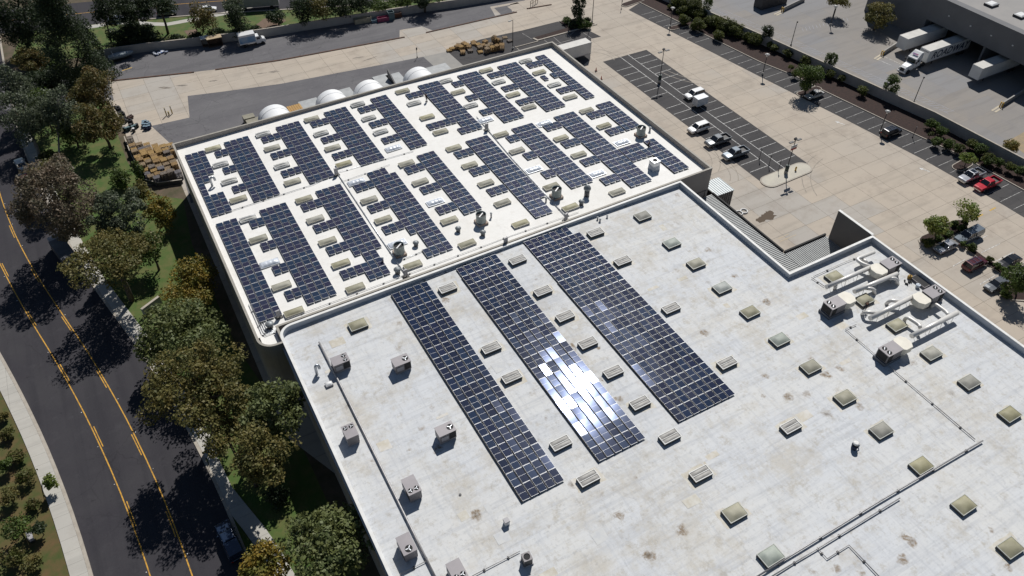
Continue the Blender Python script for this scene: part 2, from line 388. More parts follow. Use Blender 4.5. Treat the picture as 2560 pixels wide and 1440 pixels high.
# big concrete yard
wall_base = [(-4.0, 197.5), (1.5, 197.0), (8.2, 195.7), (20.8, 192.4), (35.1, 189.4), (57.4, 186), (71, 183.8), (84.5, 181.2), (104, 178.5), (150, 172)]
bed_left = [(128.3, 159.7), (134.0, 119.2), (136.6, 109.9), (137.4, 102.1), (140.4, 83.3), (142.8, 70.3), (143.6, 55.3), (144, 20), (144, -60)]
sheet('concrete_yard', [(-3.6, 190), (-3.9, 174), (-3.2, 166.7), (-2.9, 140), (3.2, 137), (3.2, 70), (60, -60)] + bed_left[::-1] + [(124, 176)] + wall_base[::-1], .012, CONC)
kerb_y = [(-2.2, 185.0), (15.4, 179.8), (20.0, 178.6), (34.5, 175.7), (65.1, 172.2), (71.6, 171.6), (96.7, 170.8)]
yard_a = [(-3.7, 196.8)] + [(a, b - .25) for a, b in wall_base[1:9]] + [P(1311, 4), P(1268, 17), P(1286, 29)] + [(x, y + .2) for x, y in kerb_y[::-1]]
sheet('asphalt_yard', yard_a, .018, ASPH)
m = MB()
for a, b in (((-2.2, 185), (15.4, 179.8)), ((20, 178.6), (34.5, 175.7)), ((34.5, 175.7), (65.3, 172.1)), ((71, 171.7), (96.7, 170.8)), ((100, 171.2), (107, 170.2))):
    m.strip([a, b], .38, 0, .16)
struct(m.build('brown_kerb', KERBR))
sheet('concrete_apron', [P(*q) for q in ((999, 75.5), (1055, 66), (1082, 76.5), (1071, 83), (1012, 95.5), (999, 97))], .022, CONC)
sheet('concrete_gutter', [P(*q) for q in ((1225, 17), (1331, -2), (1335, 2), (1235, 20), (1252, 36), (1238, 40))], .023, CONC)
sheet('concrete_gutter', [P(*q) for q in ((1275, 11), (1293, 6), (1321, 19), (1280, 29))], .023, CONC)
low = [P(*q) for q in ((469, 240), (550, 230), (700, 210), (942, 164), (1058, 142))]
sheet('asphalt_yard', low + [P(1092, 172), (66, 130), (3.5, 130), P(440, 372), P(378, 315), P(474, 294)], .018, ASPH)
sheet('concrete_apron', [P(1058, 142), P(1119, 129), P(1157, 163), (71, 130), (66, 130), P(1092, 172)], .02, M('grey_apron', (.30, .285, .26), (.26, .25, .235), .9, .5))
sheet('asphalt_yard', [P(1119, 129), P(1200, 99), P(1267, 84), P(1306, 76), P(1394, 54), P(1456, 68), P(1503, 92), P(1478, 97), (99.5, 140), (84, 132), (71, 130), P(1157, 163)], .018, ASPL)
# middle lot
sheet('parking_bay_asphalt', [(101.5, 137.6), (114.1, 137.4), (113.9, 83), (101.5, 83)], .018, ASPL)
m = MB()
m.strip([(106.45, 137.5), (106.45, 83.4)], .13, .024); m.strip([(108.75, 137.5), (108.75, 83.4)], .13, .024)
for k in range(20):
    y = 135.0 - k * 2.70
    if y < 84: break
    m.strip([(101.8, y), (106.4, y)], .10, .024) if k % 7 else None
    m.strip([(108.8, y), (113.6, y)], .10, .024)
struct(m.build('parking_lines', WHITEP))
# strip of bays under the planted bank
pl = [(123.1, 157.6), (129.3, 114.0), (132.6, 92), (135.1, 73.1), (136.2, 55), (136.4, 20), (136.4, -60)]
sheet('parking_bay_asphalt', pl + [(x - .15, y) for x, y in bed_left[::-1]], .018, ASPL)
m = MB()
for k in range(38):
    y = 153.5 - k * 2.70
    x0 = interp([(b, a) for a, b in pl], y); x1 = interp([(b, a) for a, b in bed_left], y)
    if not 128.5 < y < 134: m.strip([(x0 + .5, y), (x1 - .5, y + .1)], .09, .024)
struct(m.build('parking_lines', M('bay_line_paint', (.50, .49, .465), (.16, .155, .15), .8, 1.6, lo=.42, hi=.62, detail=8)))
# planted bank, its kerb and islands
wall2 = [(133.2, 166), (135.8, 151.3), (140.2, 126.8), (141.1, 122.5), (145.8, 93.7), (147.9, 81.5), (148.5, 70.5), (149, 61.2), (149.6, 40), (149.6, -60)]
struct(MB().prism(bed_left + [(x - .1, y) for x, y in wall2[::-1]] + [(127, 168)], 0, .10).build('planting_bed', MULCH))
m = MB(); m.strip(bed_left, .2, 0, .17); struct(m.build('kerb', KERB))
def island(poly, fill, kerbm=KERB, hk=.17):
    struct(MB().prism(poly, 0, hk).build('kerb_island', kerbm))
    c = (sum(p[0] for p in poly) / len(poly), sum(p[1] for p in poly) / len(poly))
    inn = [(c[0] + (p[0] - c[0]) * .95 - .0, c[1] + (p[1] - c[1]) * .86) for p in poly]
    struct(MB().prism(inn, .05, hk + .012).build('island_fill', fill))
def pill(a, b, r, n=7):
    a, b = Vector(a), Vector(b); d = (b - a).normalized(); t = math.atan2(d.y, d.x); out = []
    for k in range(n + 1): q = t - math.pi / 2 + math.pi * k / n; out.append((b.x + r * math.cos(q), b.y + r * math.sin(q)))
    for k in range(n + 1): q = t + math.pi / 2 + math.pi * k / n; out.append((a.x + r * math.cos(q), a.y + r * math.sin(q)))
    return out
a = P(1672, 74); island(pill((a[0] + .9, a[1]), (134.2, a[1] - .2), .95), MULCH)
a = P(1556, 15); island(pill((a[0] + .9, a[1]), (129.5, a[1] + .8), 1.1), MULCH)
island(pill((103.0, 82.15), (111.8, 82.35), 1.85, 9), M('island_concrete', (.52, .485, .40), (.45, .42, .36), .85, .5), KERB, .16)
a = P(2012, 233); island(pill((a[0] - 1.2, a[1]), (136.8, a[1]), 1.0), MULCH)
b_ = P(2400, 418); island(pill((b_[0] - .6, b_[1]), (141.6, b_[1] + .3), 1.2), MULCH)
# island with the leaning tree strip behind the warehouse
island([P(1397, 53), P(1419, 71), P(1331, 97), P(1343, 103), P(1493, 62), P(1447, 43)], MULCH)
m = MB(); m.strip([P(1288, 119), P(1345, 104)], .22, 0, .16); m.strip([P(1288, 116), P(1298, 125)], .14, 0, .02); struct(m.build('kerb', KERB))
m = MB()
for a, b in (((1384, 93), (1404, 110)), ((1417, 86), (1433, 101)), ((1456, 80), (1486, 101)), ((1436, 79), (1426, 87)), ((1361, 100), (1374, 111)), ((1390, 110), (1433, 98)), ((1305, 83), (1330, 98))):
    m.strip([P(*a), P(*b)], .11, .024)
struct(m.build('parking_lines', FADEP))
# front-right lot: islands and bays
i1 = [P(*q) for q in ((2294, 600), (2300, 592), (2318, 584), (2366, 556), (2396, 549), (2416, 552), (2424, 562), (2420, 574), (2390, 590), (2345, 613), (2312, 616), (2297, 608))]
island(i1, MULCH)
i2 = [P(*q) for q in ((2388, 602), (2400, 600), (2450, 637), (2500, 668), (2560, 707), (2620, 745), (2606, 752), (2548, 716), (2480, 670), (2436, 640))]
island(i2, MULCH)
i3 = [P(*q) for q in ((2498, 725), (2506, 718), (2530, 715), (2580, 730), (2570, 755), (2530, 752), (2504, 738))]
island(i3, MULCH)
m = MB()
for a, b in (((2382, 629), (2398, 620)), ((2382, 666), (2412, 649)), ((2450, 711), (2500, 682)), ((2415, 688), (2440, 675)), ((2444, 601), (2468, 589)), ((2453, 632), (2500, 609)), ((2490, 653), (2535, 630)), ((2540, 665), (2580, 650))):
    m.strip([P(*a), P(*b)], .12, .024)
struct(m.build('parking_lines', WHITEP))
m = MB()
for a, b in (((2428, 551), (2457, 536)), ((2474, 527), (2489, 519)), ((305, 177), (330, 169))): m.strip([P(*a), P(*b)], .26, .024)
struct(m.build('yellow_kerb_lines', M('bright_yellow_paint', (.58, .36, .05), (.42, .27, .05), .7, 2)))
m = MB()
for a, b in (((1950, 604), (1990, 587)), ((1946, 597), (1972, 585))): m.strip([P(*a), P(*b)], .13, .024)
struct(m.build('faded_yellow_lines', M('very_faded_yellow', (.50, .40, .25), (.46, .385, .29), .85, 2)))
def arrow(px, py, ang, s=.75):
    c = P(px, py); m = MB(); ca, sa = math.cos(ang), math.sin(ang)
    w = lambda u, v: (c[0] + (u * ca - v * sa) * s, c[1] + (u * sa + v * ca) * s, .028)
    m.face([w(-1.6, -.14), w(.2, -.14), w(.2, .14), w(-1.6, .14)]); m.face([w(.2, -.55), w(1.3, 0), w(.2, .55)])
    struct(m.build('painted_arrow', WHITEP))
arrow(2309, 424, R(112)); arrow(2098, 307, R(110))
# oil and water stain on the slab
mm, nt, bs = nodes('wet_stain'); bs.inputs['Roughness'].default_value = .85; bs.inputs['Base Color'].default_value = (.085, .058, .036, 1)
m = MB(); c = P(1918, 541)
for (cx, cy, r) in ((c[0], c[1], 1.5), (c[0] - 1.7, c[1] - .2, 1.0), (c[0] + .9, c[1] + .5, .9)):
    pts = []
    for k in range(22):
        q = 2 * math.pi * k / 22; rr = r * (.7 + .5 * random.random()); pts.append((cx + rr * math.cos(q) * 1.2, cy + rr * .7 * math.sin(q), .024 + .001 * len(m.bm.faces)))
    m.face(pts)
struct(m.build('wet_stain', mm))
# dark tyre arcs and oil streaks on the slab
TM = M('tyre_mark', (.25, .22, .185), (.34, .30, .25), .9, 1.2, lo=.4, hi=.6, detail=8)
m = MB()
for cx, cy, r, a0, a1 in ((98.5, 138, 6, -10, 60), (98.7, 138, 7.5, -5, 55), (92, 97, 7, -60, 10), (92, 97, 8.6, -58, 5), (92, 91.5, 7, -50, 8), (92, 91.5, 8.5, -45, 0), (120, 70, 13, 100, 160), (120, 70, 14.6, 100, 155), (128, 130, 16, 190, 235), (128, 130, 17.6, 190, 232)):
    m.strip([(cx + r * math.cos(R(a0 + (a1 - a0) * k / 9)), cy + r * math.sin(R(a0 + (a1 - a0) * k / 9))) for k in range(10)], .16, .02)
struct(m.build('tyre_marks', TM))
m = MB()
for a, b, w_ in (((395, 219), (432, 220), .55), ((440, 215), (470, 213), .5), ((520, 204), (545, 201), .4), ((668, 181), (700, 178), .5), ((640, 185), (668, 182), .3), ((880, 147), (912, 141), .35), ((905, 154), (945, 140), .3)):
    a, b = P(*a), P(*b); q = Vector((b[0] - a[0], b[1] - a[1])); n = Vector((-q.y, q.x)).normalized(); pts = []
    for k in range(9): u = k / 8; pts.append((a[0] + q.x * u + n.x * w_ * math.sin(math.pi * u) * random.uniform(.5, 1), a[1] + q.y * u + n.y * w_ * math.sin(math.pi * u) * random.uniform(.5, 1), .022))
    for k in range(7, 0, -1): u = k / 8; pts.append((a[0] + q.x * u - n.x * w_ * math.sin(math.pi * u) * random.uniform(.4, 1), a[1] + q.y * u - n.y * w_ * math.sin(math.pi * u) * random.uniform(.4, 1), .022))
    m.face(pts)
struct(m.build('oil_streaks', M('oil_stain', (.15, .13, .11), (.26, .225, .185), .8, 1.5, lo=.4, hi=.6)))
# dock yard beyond the retaining wall
sheet('dock_yard', [(x + .1, y) for x, y in wall2] + [(300, -60), (300, 176), (133.2, 176)], .014, CONC2)
m = MB()
for k in range(34):
    y = 156 - k * 2.72; x = interp([(b, a) for a, b in wall2], y)
    m.strip([(x + .7, y), (x + 4.3, y)], .12, .024)
struct(m.build('parking_lines', WHITEP))
# hatched fire lane
m = MB()
for k in range(70):
    y = 152 - k * 1.0; x = interp([(b, a) for a, b in wall2], y) + 6.3
    m.strip([(x, y), (x + 1.7, y - .8)], .10, .024)
for o_ in (6.2, 8.1): m.strip([(interp([(b, a) for a, b in wall2], y) + o_, y) for y in range(82, 154, 4)], .1, .024)
for k in range(14):
    m.strip([(154.5 + k * 1.1, 126 - k * .1), (155.6 + k * 1.1, 127.6 - k * .1)], .10, .024)
struct(m.build('hatched_lane_marking', M('pale_blue_hatch', (.36, .37, .42), (.27, .27, .28), .8, 1.2)))
m = MB()
for a, b in (((2211, 142), (2251, 160)), ((2190, 147), (2229, 164))): m.strip([P(*a), P(*b)], .11, .024)
struct(m.build('parking_lines', WHITEP))
struct(sheet('dry_soil', [P(*q) for q in ((2522, 352), (2560, 330), (2640, 330), (2640, 440), (2590, 410))], .02, M('dry_ground', (.34, .26, .16), (.27, .22, .15), .95, .8)))

# ---------------------------------------------------------------- boundary walls
def wall_run(name, pts, h, t, label, cat, mat, steps=None, joints=0):
    m = MB()
    L_ = off(pts, t / 2); R_ = off(pts, -t / 2)
    m.prism(L_ + R_[::-1], 0, h)
    o = m.build(name, mat); tag(o, label, cat)
    m = MB(); m.prism(off(pts, t / 2 + .04) + off(pts, -t / 2 - .04)[::-1], h + .002, h + .09)
    m.build('wall_cap', KERB, o); return o
wall_run('retaining_wall', wall_base[:], 2.0, .25, 'long pale concrete wall between the asphalt yard and the far lawn', 'wall', FENCEC)
wall_run('yard_end_wall', [(-3.75, 197), (-3.3, 188.5), (-2.7, 186.5)], 2.0, .22, 'short pale wall closing the left end of the asphalt yard', 'wall', FENCEC)
wall_run('boundary_wall', wall2, 2.4, .28, 'long grey concrete wall between planted bank and dock yard', 'wall', FENCEC)
wall_run('low_wall', [(-4.1, 175.5), (-3.6, 170), (-3.2, 166)], 1.2, .2, 'low white wall by the stacked black drums', 'wall', COPE)
wall_run('pallet_yard_fence', [(-3.5, 158), (-3.4, 150), (-2.6, 140.6), (-.6, 138.2), (3.6, 137.0)], .9, .12, 'dark fence along the pallet stacks beside the lawn', 'fence', DSTEEL)
wall_run('sign_wall', [P(361, 790), P(405, 757)], 1.5, .35, 'low wall on the lawn beside the golden trees', 'wall', FENCEC)
# ---------------------------------------------------------------- warehouses
def crown(x, y=0): return ZP - .47 - .5 * min(1.0, abs(x - 45) / 39)
def rcorner(c, r, a0, a1, n=8):
    return [(c[0] + r * math.cos(R(a0 + (a1 - a0) * k / n)), c[1] + r * math.sin(R(a0 + (a1 - a0) * k / n))) for k in range(n + 1)]
FAR = [(4.05, 133.4)] + rcorner((6.2, 78.9), 2.15, 180, 270) + [(7.3, 76.72), (7.3, 80.0), (84.55, 80.0), (84.55, 133.6)]
FRONT = [(6.6, -60)] + [(6.9, 40)] + rcorner((9.05, 77.75), 1.95, 180, 90) + [(77.35, 79.72), (77.35, 53.55), (94.75, 53.55), (94.75, -60)]
def inset(poly, d):
    out = []; n = len(poly)
    ar = sum(poly[i][0] * poly[(i + 1) % n][1] - poly[(i + 1) % n][0] * poly[i][1] for i in range(n)); sg = 1 if ar > 0 else -1
    for i in range(n):
        a, b, c = Vector(poly[i - 1]), Vector(poly[i]), Vector(poly[(i + 1) % n])
        u = (b - a).normalized(); v = (c - b).normalized(); n1 = Vector((-u.y, u.x)) * sg; n2 = Vector((-v.y, v.x)) * sg
        k = (n1 + n2); k = k / max(.3, k.dot(n1)) if k.length > 1e-5 else n1
        out.append(tuple(b + k * d))
    return out
def ringmesh(m, outer, inner, z0, z1):
    f0 = z0 if callable(z0) else (lambda x, y: z0); n = len(outer)
    V = lambda p, z: m.bm.verts.new((p[0], p[1], z))
    for i in range(n):
        j = (i + 1) % n; a, b, c, d = outer[i], outer[j], inner[j], inner[i]
        m.face([(a[0], a[1], f0(*a)), (b[0], b[1], f0(*b)), (b[0], b[1], z1), (a[0], a[1], z1)])
        m.face([(c[0], c[1], f0(*c)), (d[0], d[1], f0(*d)), (d[0], d[1], z1), (c[0], c[1], z1)])
        m.face([(a[0], a[1], z1), (b[0], b[1], z1), (c[0], c[1], z1), (d[0], d[1], z1)])
def roofgrid(poly_rects, name, mat, parent):
    m = MB()
    for x0, x1, y0, y1 in poly_rects:
        xs = sorted({x0, x1, *[x for x in (6, 45, 84) if x0 < x < x1]})
        for a, b in zip(xs, xs[1:]):
            m.face([(a, y0, crown(a)), (b, y0, crown(b)), (b, y1, crown(b)), (a, y1, crown(a))])
    return m.build(name, mat, parent)
ROOFW = roof_mat('clean_white_membrane', (.80, .785, .75), (.765, .75, .71), (.68, .665, .63), (.60, .55, .47), None, .42)
ROOFG = roof_mat('weathered_roof_coating', (.585, .60, .615), (.61, .61, .595), (.40, .415, .44), (.40, .345, .25), (.19, .125, .06), .92)
wh = thing('warehouse', 'far warehouse with clean white flat roof full of solar panels', 'warehouse', (0, 0, 0))
m = MB(); o1 = FAR; i1_ = inset(FAR, .26); ringmesh(m, o1, i1_, 0, ZP - .05); m.build('wall', WALLC, wh)
m = MB(); ringmesh(m, inset(FAR, -.05), inset(FAR, .30), ZP - .05, ZP + .03); m.build('coping', M('tan_coping', (.34, .315, .27), (.27, .25, .215), .7, 1), wh)
roofgrid([(4.2, 84.3, 80.15, 133.4), (4.6, 7.25, 77.4, 80.15)], 'roof', ROOFW, wh)
# near roof edge is flush with the neighbour: a raised white cant strip
m = MB()
xs = [7.4, 20, 32, 45, 58, 71, 84.3]
for a, b in zip(xs, xs[1:]):
    m.face([(a, 80.05, ZP - .02), (b, 80.05, ZP - .02), (b, 80.75, crown(b) + .01), (a, 80.75, crown(a) + .01)])
m.build('cant_strip', M('grey_cant_strip', (.46, .46, .45), (.40, .40, .39), .7, 1), wh)
m = MB(); m.mi = 0
for z in (4.2, 6.4): m.box((81.4, 79.93, z), (5.6, .06, .07))
for x in (78.9, 80.6, 82.3, 83.9): m.box((x, 79.92, 5.3), (.06, .07, 2.2))
m.build('wall_pipes', DSTEEL, wh)
wf = thing('warehouse', 'front warehouse with stained grey white roof and three panel arrays', 'warehouse', (0, 0, 0))
m = MB(); ringmesh(m, FRONT, inset(FRONT, .26), 0, ZP - .05); m.build('wall', WALLC, wf)
m = MB(); ringmesh(m, inset(FRONT, .262), inset(FRONT, .30), lambda x, y: crown(x) - .05, ZP - .06); m.build('parapet_lining', PARW, wf)
m = MB(); ringmesh(m, inset(FRONT, -.05), inset(FRONT, .33), ZP - .05, ZP + .035); m.build('coping', COPE, wf)
roofgrid([(6.75, 77.2, -60, 79.55), (77.2, 94.6, -60, 53.4)], 'roof', ROOFG, wf)
# striped metal deck canopies in the notch
def deck(name, label, x0, x1, y0, y1, along):
    t = thing(name, label, 'canopy', (0, 0, 0))
    m = MB(); n = int(((y1 - y0) if along == 'x' else (x1 - x0)) / .36)
    for k in range(n):
        if along == 'x':
            y = y0 + (k + .5) * (y1 - y0) / n; m.box(((x0 + x1) / 2, y, 5.05), (x1 - x0, .20, .14))
        else:
            x = x0 + (k + .5) * (x1 - x0) / n; m.box((x, (y0 + y1) / 2, 5.05), (.20, y1 - y0, .14))
    m.build('deck_rib', M('ribbed_deck', (.34, .355, .35), (.28, .29, .29), .55, 1), t)['kind'] = 'stuff'
    m = MB(); m.box(((x0 + x1) / 2, (y0 + y1) / 2, 4.9), (x1 - x0, y1 - y0, .14)); m.build('deck_sheet', M('deck_sheet_metal', (.13, .135, .135), (.10, .105, .105), .6, 1), t)
    return t
t = deck('canopy', 'ribbed metal canopy along the left side of the loading notch', 77.65, 85.6, 53.9, 79.8, 'x')
MB().box((85.75, 70.85, 4.95), (.3, 17.9, .9)).build('fascia', FASC, t)
t2 = deck('canopy', 'ribbed metal canopy along the near side of the loading notch', 85.65, 94.9, 53.9, 61.4, 'y')
MB().box((90.4, 61.6, 4.95), (9.2, .3, .9)).build('fascia', FASC, t2)
m = MB(); m.box((94.95, 57.2, 5.5), (.35, 7.0, 11.0)); o = m.build('wing_wall', WALLD); tag(o, 'tall dark concrete wing wall at the end of the notch canopy', 'wall')
MB().box((94.95, 57.2, 11.04), (.45, 7.1, .07)).build('wall_cap', COPE, o)
# equipment enclosure with pale roof beside the canopy
t = thing('equipment_shed', 'small shed with pale ribbed roof behind the notch canopy', 'shed', (0, 0, 0))
m = MB(); m.box((88.6, 81.6, 4.45), (4.2, 4.4, .12), tilt=(0, R(2))); 
for k in range(9): m.box((86.6 + k * .5, 81.6, 4.56 - (k - 4) * .0175), (.06, 4.4, .07))
m.build('roof', M('pale_shed_roof', (.62, .66, .66), (.52, .57, .58), .5, 1.5), t)
m = MB()
for x, y, dx, dy in ((88.6, 79.55, 4.0, .12), (88.6, 83.7, 4.0, .12), (90.6, 81.6, .12, 4.1)): m.box((x, y, 2.15), (dx, dy, 4.3))
m.build('wall', DSTEEL, t)
m = MB()
for k in range(8): m.box((86.8 + k * .52, 79.46, 2.2), (.06, .05, 4.1))
m.build('wall_rib', GREYM, t)['kind'] = 'stuff'
# building across the dock yard
bd = thing('dock_building', 'dark concrete dock building with overhang above the parked trailers', 'warehouse', (0, 0, 0))
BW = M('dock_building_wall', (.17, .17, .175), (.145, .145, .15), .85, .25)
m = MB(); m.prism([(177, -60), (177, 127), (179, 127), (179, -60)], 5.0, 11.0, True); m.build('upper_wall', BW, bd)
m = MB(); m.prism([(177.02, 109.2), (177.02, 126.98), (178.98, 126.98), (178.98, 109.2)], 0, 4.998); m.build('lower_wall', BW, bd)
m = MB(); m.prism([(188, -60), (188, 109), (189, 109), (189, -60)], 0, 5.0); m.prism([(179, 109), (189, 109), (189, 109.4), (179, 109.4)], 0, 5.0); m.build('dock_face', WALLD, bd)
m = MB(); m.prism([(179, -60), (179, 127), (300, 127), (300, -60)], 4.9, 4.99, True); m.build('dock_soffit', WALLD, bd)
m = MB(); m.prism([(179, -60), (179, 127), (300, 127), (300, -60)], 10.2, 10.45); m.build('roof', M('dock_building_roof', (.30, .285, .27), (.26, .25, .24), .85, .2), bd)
for yy in (93.2, 71.5):
    MB().box((182.5, yy, 2.5), (9.5, .5, 5)).build('dock_fin', BW, bd)
for k in range(9):
    MB().box((187.9, 105 - k * 4.4 - 1.7, 2.6), (.15, 2.8, 3.0)).build('dock_door', M('dock_door_paint', (.30, .29, .28), (.25, .25, .24), .6, 1), bd)
for qx, qy in ((2479, 10), (2552, 38)):
    a = P(qx, qy, 10.8); s = thing('skylight', 'white dome skylight on dock building roof, ' + ('left one' if qx < 2500 else 'right one at picture edge'), 'skylight', (a[0], a[1], 10.45))
    MB().box((0, 0, .25), (2.6, 2.2, .5)).build('curb', DSTEEL, s); MB().box((0, 0, .6), (2.5, 2.1, .25), taper=.7).build('dome', WHITEM, s, bevel=.06)
for k, y in enumerate((104, 98, 92.5, 87, 80, 74)):
    m = MB(); m.box((176.93, y, 7.9), (.1, .35, .25)); m.build('wall_lamp', WHITEM, bd)
m = MB(); m.prism([(190, 127.5), (190, 168), (300, 168), (300, 127.5)], 0, 11); o = m.build('dock_building', BW); tag(o, 'dark set-back wing beyond the dock building trees', 'building')
MB().prism([(190.4, 128), (190.4, 167.6), (299, 167.6), (299, 128)], 11.002, 11.1).build('roof', GREYM, o)
# ---------------------------------------------------------------- roof furniture
ZR = 79.45   # camera height above the roof plane used for the survey
def RP(px, py, dz=0):
    a = P(px, py, HG - ZR + dz); return (a[0], a[1], crown(a[0]))
Zm = dict(A=(400,240,6.4),B=(780,120,6.4),C=(1160,40,6.4),D=(1500,300,6.4),E=(400,440,6.4),F=(540,600,6.4),G=(740,330,6.4),H=(780,520,6.4),I=(1140,240,6.4),J=(1080,430,3.64),K=(1400,200,3.64),L=(1300,400,3.64),Q=(0,0,1))
def zp(z, x, y):
    a, b, s = Zm[z]; return (a + x / s, b + y / s)
# skylights: three kinds
TAN = M('aged_acrylic_dome', (.41, .39, .29), (.31, .295, .21), .6, .8, spec=.25, vary=.35)
TANG = M('clouded_green_dome', (.40, .43, .38), (.30, .33, .30), .55, .8, spec=.25, vary=.35)
WDOME = M('white_acrylic_barrel', (.60, .595, .565), (.46, .455, .42), .55, 1.2, spec=.3, vary=.3)
CDOME = M('clear_acrylic_dome', (.66, .69, .74), (.52, .56, .62), .3, 2.2, spec=.5)
GREYD = M('smoked_acrylic_barrel', (.36, .35, .325), (.26, .25, .235), .5, 1.4, spec=.3)
CURB = M('skylight_curb', (.10, .095, .085), (.06, .058, .055), .7, 1)
CURBW = M('skylight_curb_white', (.58, .56, .51), (.46, .44, .40), .7, 1)
def dome_mesh(L, W, z0, h, inset_=.12, nx=6, ny=6, ribs=0):
    m = MB(); V = []
    for i in range(nx + 1):
        row = []
        for j in range(ny + 1):
            u, v = i / nx * 2 - 1, j / ny * 2 - 1
            e = (1 - abs(u) ** 4) * (1 - abs(v) ** 2.2)
            zz = z0 + h * max(0, e) ** .6
            if ribs: zz += .055 * (abs(math.cos(u * math.pi * ribs / 2)) - .5) * (1 - v * v)
            row.append(m.bm.verts.new((u * L / 2, v * W / 2, zz)))
        V.append(row)
    for i in range(nx):
        for j in range(ny):
            f = m.bm.faces.new((V[i][j], V[i + 1][j], V[i + 1][j + 1], V[i][j + 1])); f.smooth = True
    return m
def frame_mb(L, W, z, w, h):
    m = MB()
    for y in (-1, 1): m.box((0, y * (W / 2 - w / 2), z), (L, w, h))
    for x in (-1, 1): m.box((x * (L / 2 - w / 2), 0, z), (w, W - 2 * w, h))
    return m
def skylight_kind(kind):
    if kind == 'tan':
        t = thing('skylight', 'x', 'skylight'); L, W = 2.75, 1.22
        m = MB(); m.box((0, 0, .13), (L, W, .26)); m.build('curb', CURBW, t)
        frame_mb(L + .06, W + .06, .30, .07, .07).build('frame', M('bronze_frame', (.45, .42, .33), (.35, .33, .26), .5, 2), t)
        dome_mesh(L - .1, W - .1, .30, .26).build('dome', TAN, t)
    elif kind == 'twin':
        t = thing('skylight', 'x', 'skylight'); L, W = 2.65, 1.2
        m = MB(); m.box((0, 0, .13), (L, W, .26)); m.build('curb', CURBW, t)
        frame_mb(L + .05, W + .05, .29, .06, .06).build('frame', WHITEM, t)
        for s in (-1, 1):
            d = dome_mesh(L - .1, W / 2 - .06, .28, .24); bmesh.ops.translate(d.bm, verts=d.bm.verts, vec=(0, s * W / 4, 0)); d.build('barrel', WDOME, t)
    elif kind == 'clear':
        t = thing('skylight', 'x', 'skylight'); L, W = 2.9, 1.4
        m = MB(); m.box((0, 0, .06), (L, W, .12)); m.build('curb', CURBW, t)
        frame_mb(L + .05, W + .05, .14, .07, .05).build('frame', STEEL, t)
        dome_mesh(L - .06, W - .1, .13, .34, nx=28, ny=8, ribs=4).build('dome', CDOME, t)
    elif kind == 'framed':
        t = thing('skylight', 'x', 'skylight'); L, W = 2.5, 1.35
        m = MB(); m.box((0, 0, .22), (L, W, .44)); m.build('curb', CURB, t)
        frame_mb(L + .08, W + .08, .48, .09, .08).build('frame', COPE, t)
        MB().box((0, 0, .49), (L - .1, .07, .08)).build('ridge_bar', COPE, t)
        for s in (-1, 1):
            d = dome_mesh(L - .12, W / 2 - .08, .45, .13); bmesh.ops.translate(d.bm, verts=d.bm.verts, vec=(0, s * W / 4, 0)); d.build('barrel', GREYD, t)
    else:
        t = thing('skylight', 'x', 'skylight'); L, W = 2.45, 1.75
        m = MB(); m.box((0, 0, .2), (L, W, .4)); m.build('curb', CURB, t)
        frame_mb(L + .06, W + .06, .43, .07, .07).build('frame', M('pale_skylight_frame', (.46, .47, .43), (.38, .39, .36), .5, 2), t)
        dome_mesh(L - .1, W - .1, .43, .34).build('dome', TANG if kind == 'green' else TAN, t)
    return t
SK = [('tan',z,x,y) for z,x,y in [('A',835,800),('A',1785,800),('A',2110,1340),('A',2420,345),('B',1445,680),('B',2335,685),('B',1840,1095),('B',2055,1330),('C',350,840),('C',1205,865),('C',785,1230),('C',1700,1260),('C',1040,1430),
 ('G',580,230),('G',760,490),('G',1765,490),('G',2520,245),('G',1985,785),('G',120,1045),('G',1165,1065),('G',300,1365),('G',1390,1380),('G',2450,1400),('E',1240,330),('E',1560,965),('H',240,500),('H',455,860),('H',1610,890),('H',685,1245),('H',2480,560),('F',1035,690),('F',1235,1110),
 ('I',2090,195),('I',720,595),('I',2370,440),('I',975,855),('I',1680,645),('I',1965,910),('I',215,1095),('I',475,1385),('J',640,275),('J',805,465),('J',330,645),('J',1085,120),('J',1260,310),('L',885,275)]]
SK += [('twin',z,x,y) for z,x,y in [('A',1640,575),('A',955,1050),('A',1940,1080),('A',1095,1320),('B',730,885),('B',2135,505),('B',905,1105),('B',1630,870),('B',1095,1325),('B',2540,900),('B',140,1340),('C',985,680),('C',555,1025),('C',1445,1060),('E',1395,640)]]
SK += [('clear',z,x,y) for z,x,y in [('G',1555,240),('G',960,770),('G',2225,1100),('E',1740,1345),('H',1360,540),('I',470,360),('I',1415,405),('I',1245,1150),('I',2260,1210),('K',565,545)]]
SK += [('framed','Q',x,y) for x,y in [(1489,580),(1294,650),(1557,651),(1119,719),(1228,868),(1279,941),(1357,728),(1412.5,791),(1469.5,858),(1533,930),(1600,1008),(1678,769),(1818,906),(1674,1092),(1402,1107),(1471,1195),(1752,1185),(1978,1065)]]
SK += [('dome','Q',x,y) for x,y in [(894,808),(1607,537),(1741,656),(1876,777),(2028,914),(2114,991),(2205,1073),(2305,1161),(2412,1260),(2529,1367),(1836,1282),(2088,686),(2163,744),(2245,807),(2332,878),(2427,950),(2528,1030)]]
SK += [('green','Q',x,y) for x,y in [(1680,605),(1806,716),(1950,846),(1927,1390)]]
KN = dict(tan='tan domed skylight', twin='white twin-barrel skylight', clear='clear ribbed glassy skylight', framed='grey twin skylight in white frame', dome='olive domed skylight on dark curb', green='greenish domed skylight on dark curb')
recs = []
for kind, z, x, y in SK:
    p = RP(*zp(z, x, y), dz=.3); recs.append([kind, p])
done = []
recs2 = []
for r in recs:
    if any(math.hypot(r[1][0] - d[0], r[1][1] - d[1]) < 1.6 for d in done): continue
    done.append(r[1]); recs2.append(r)
protos = {}
APR = []
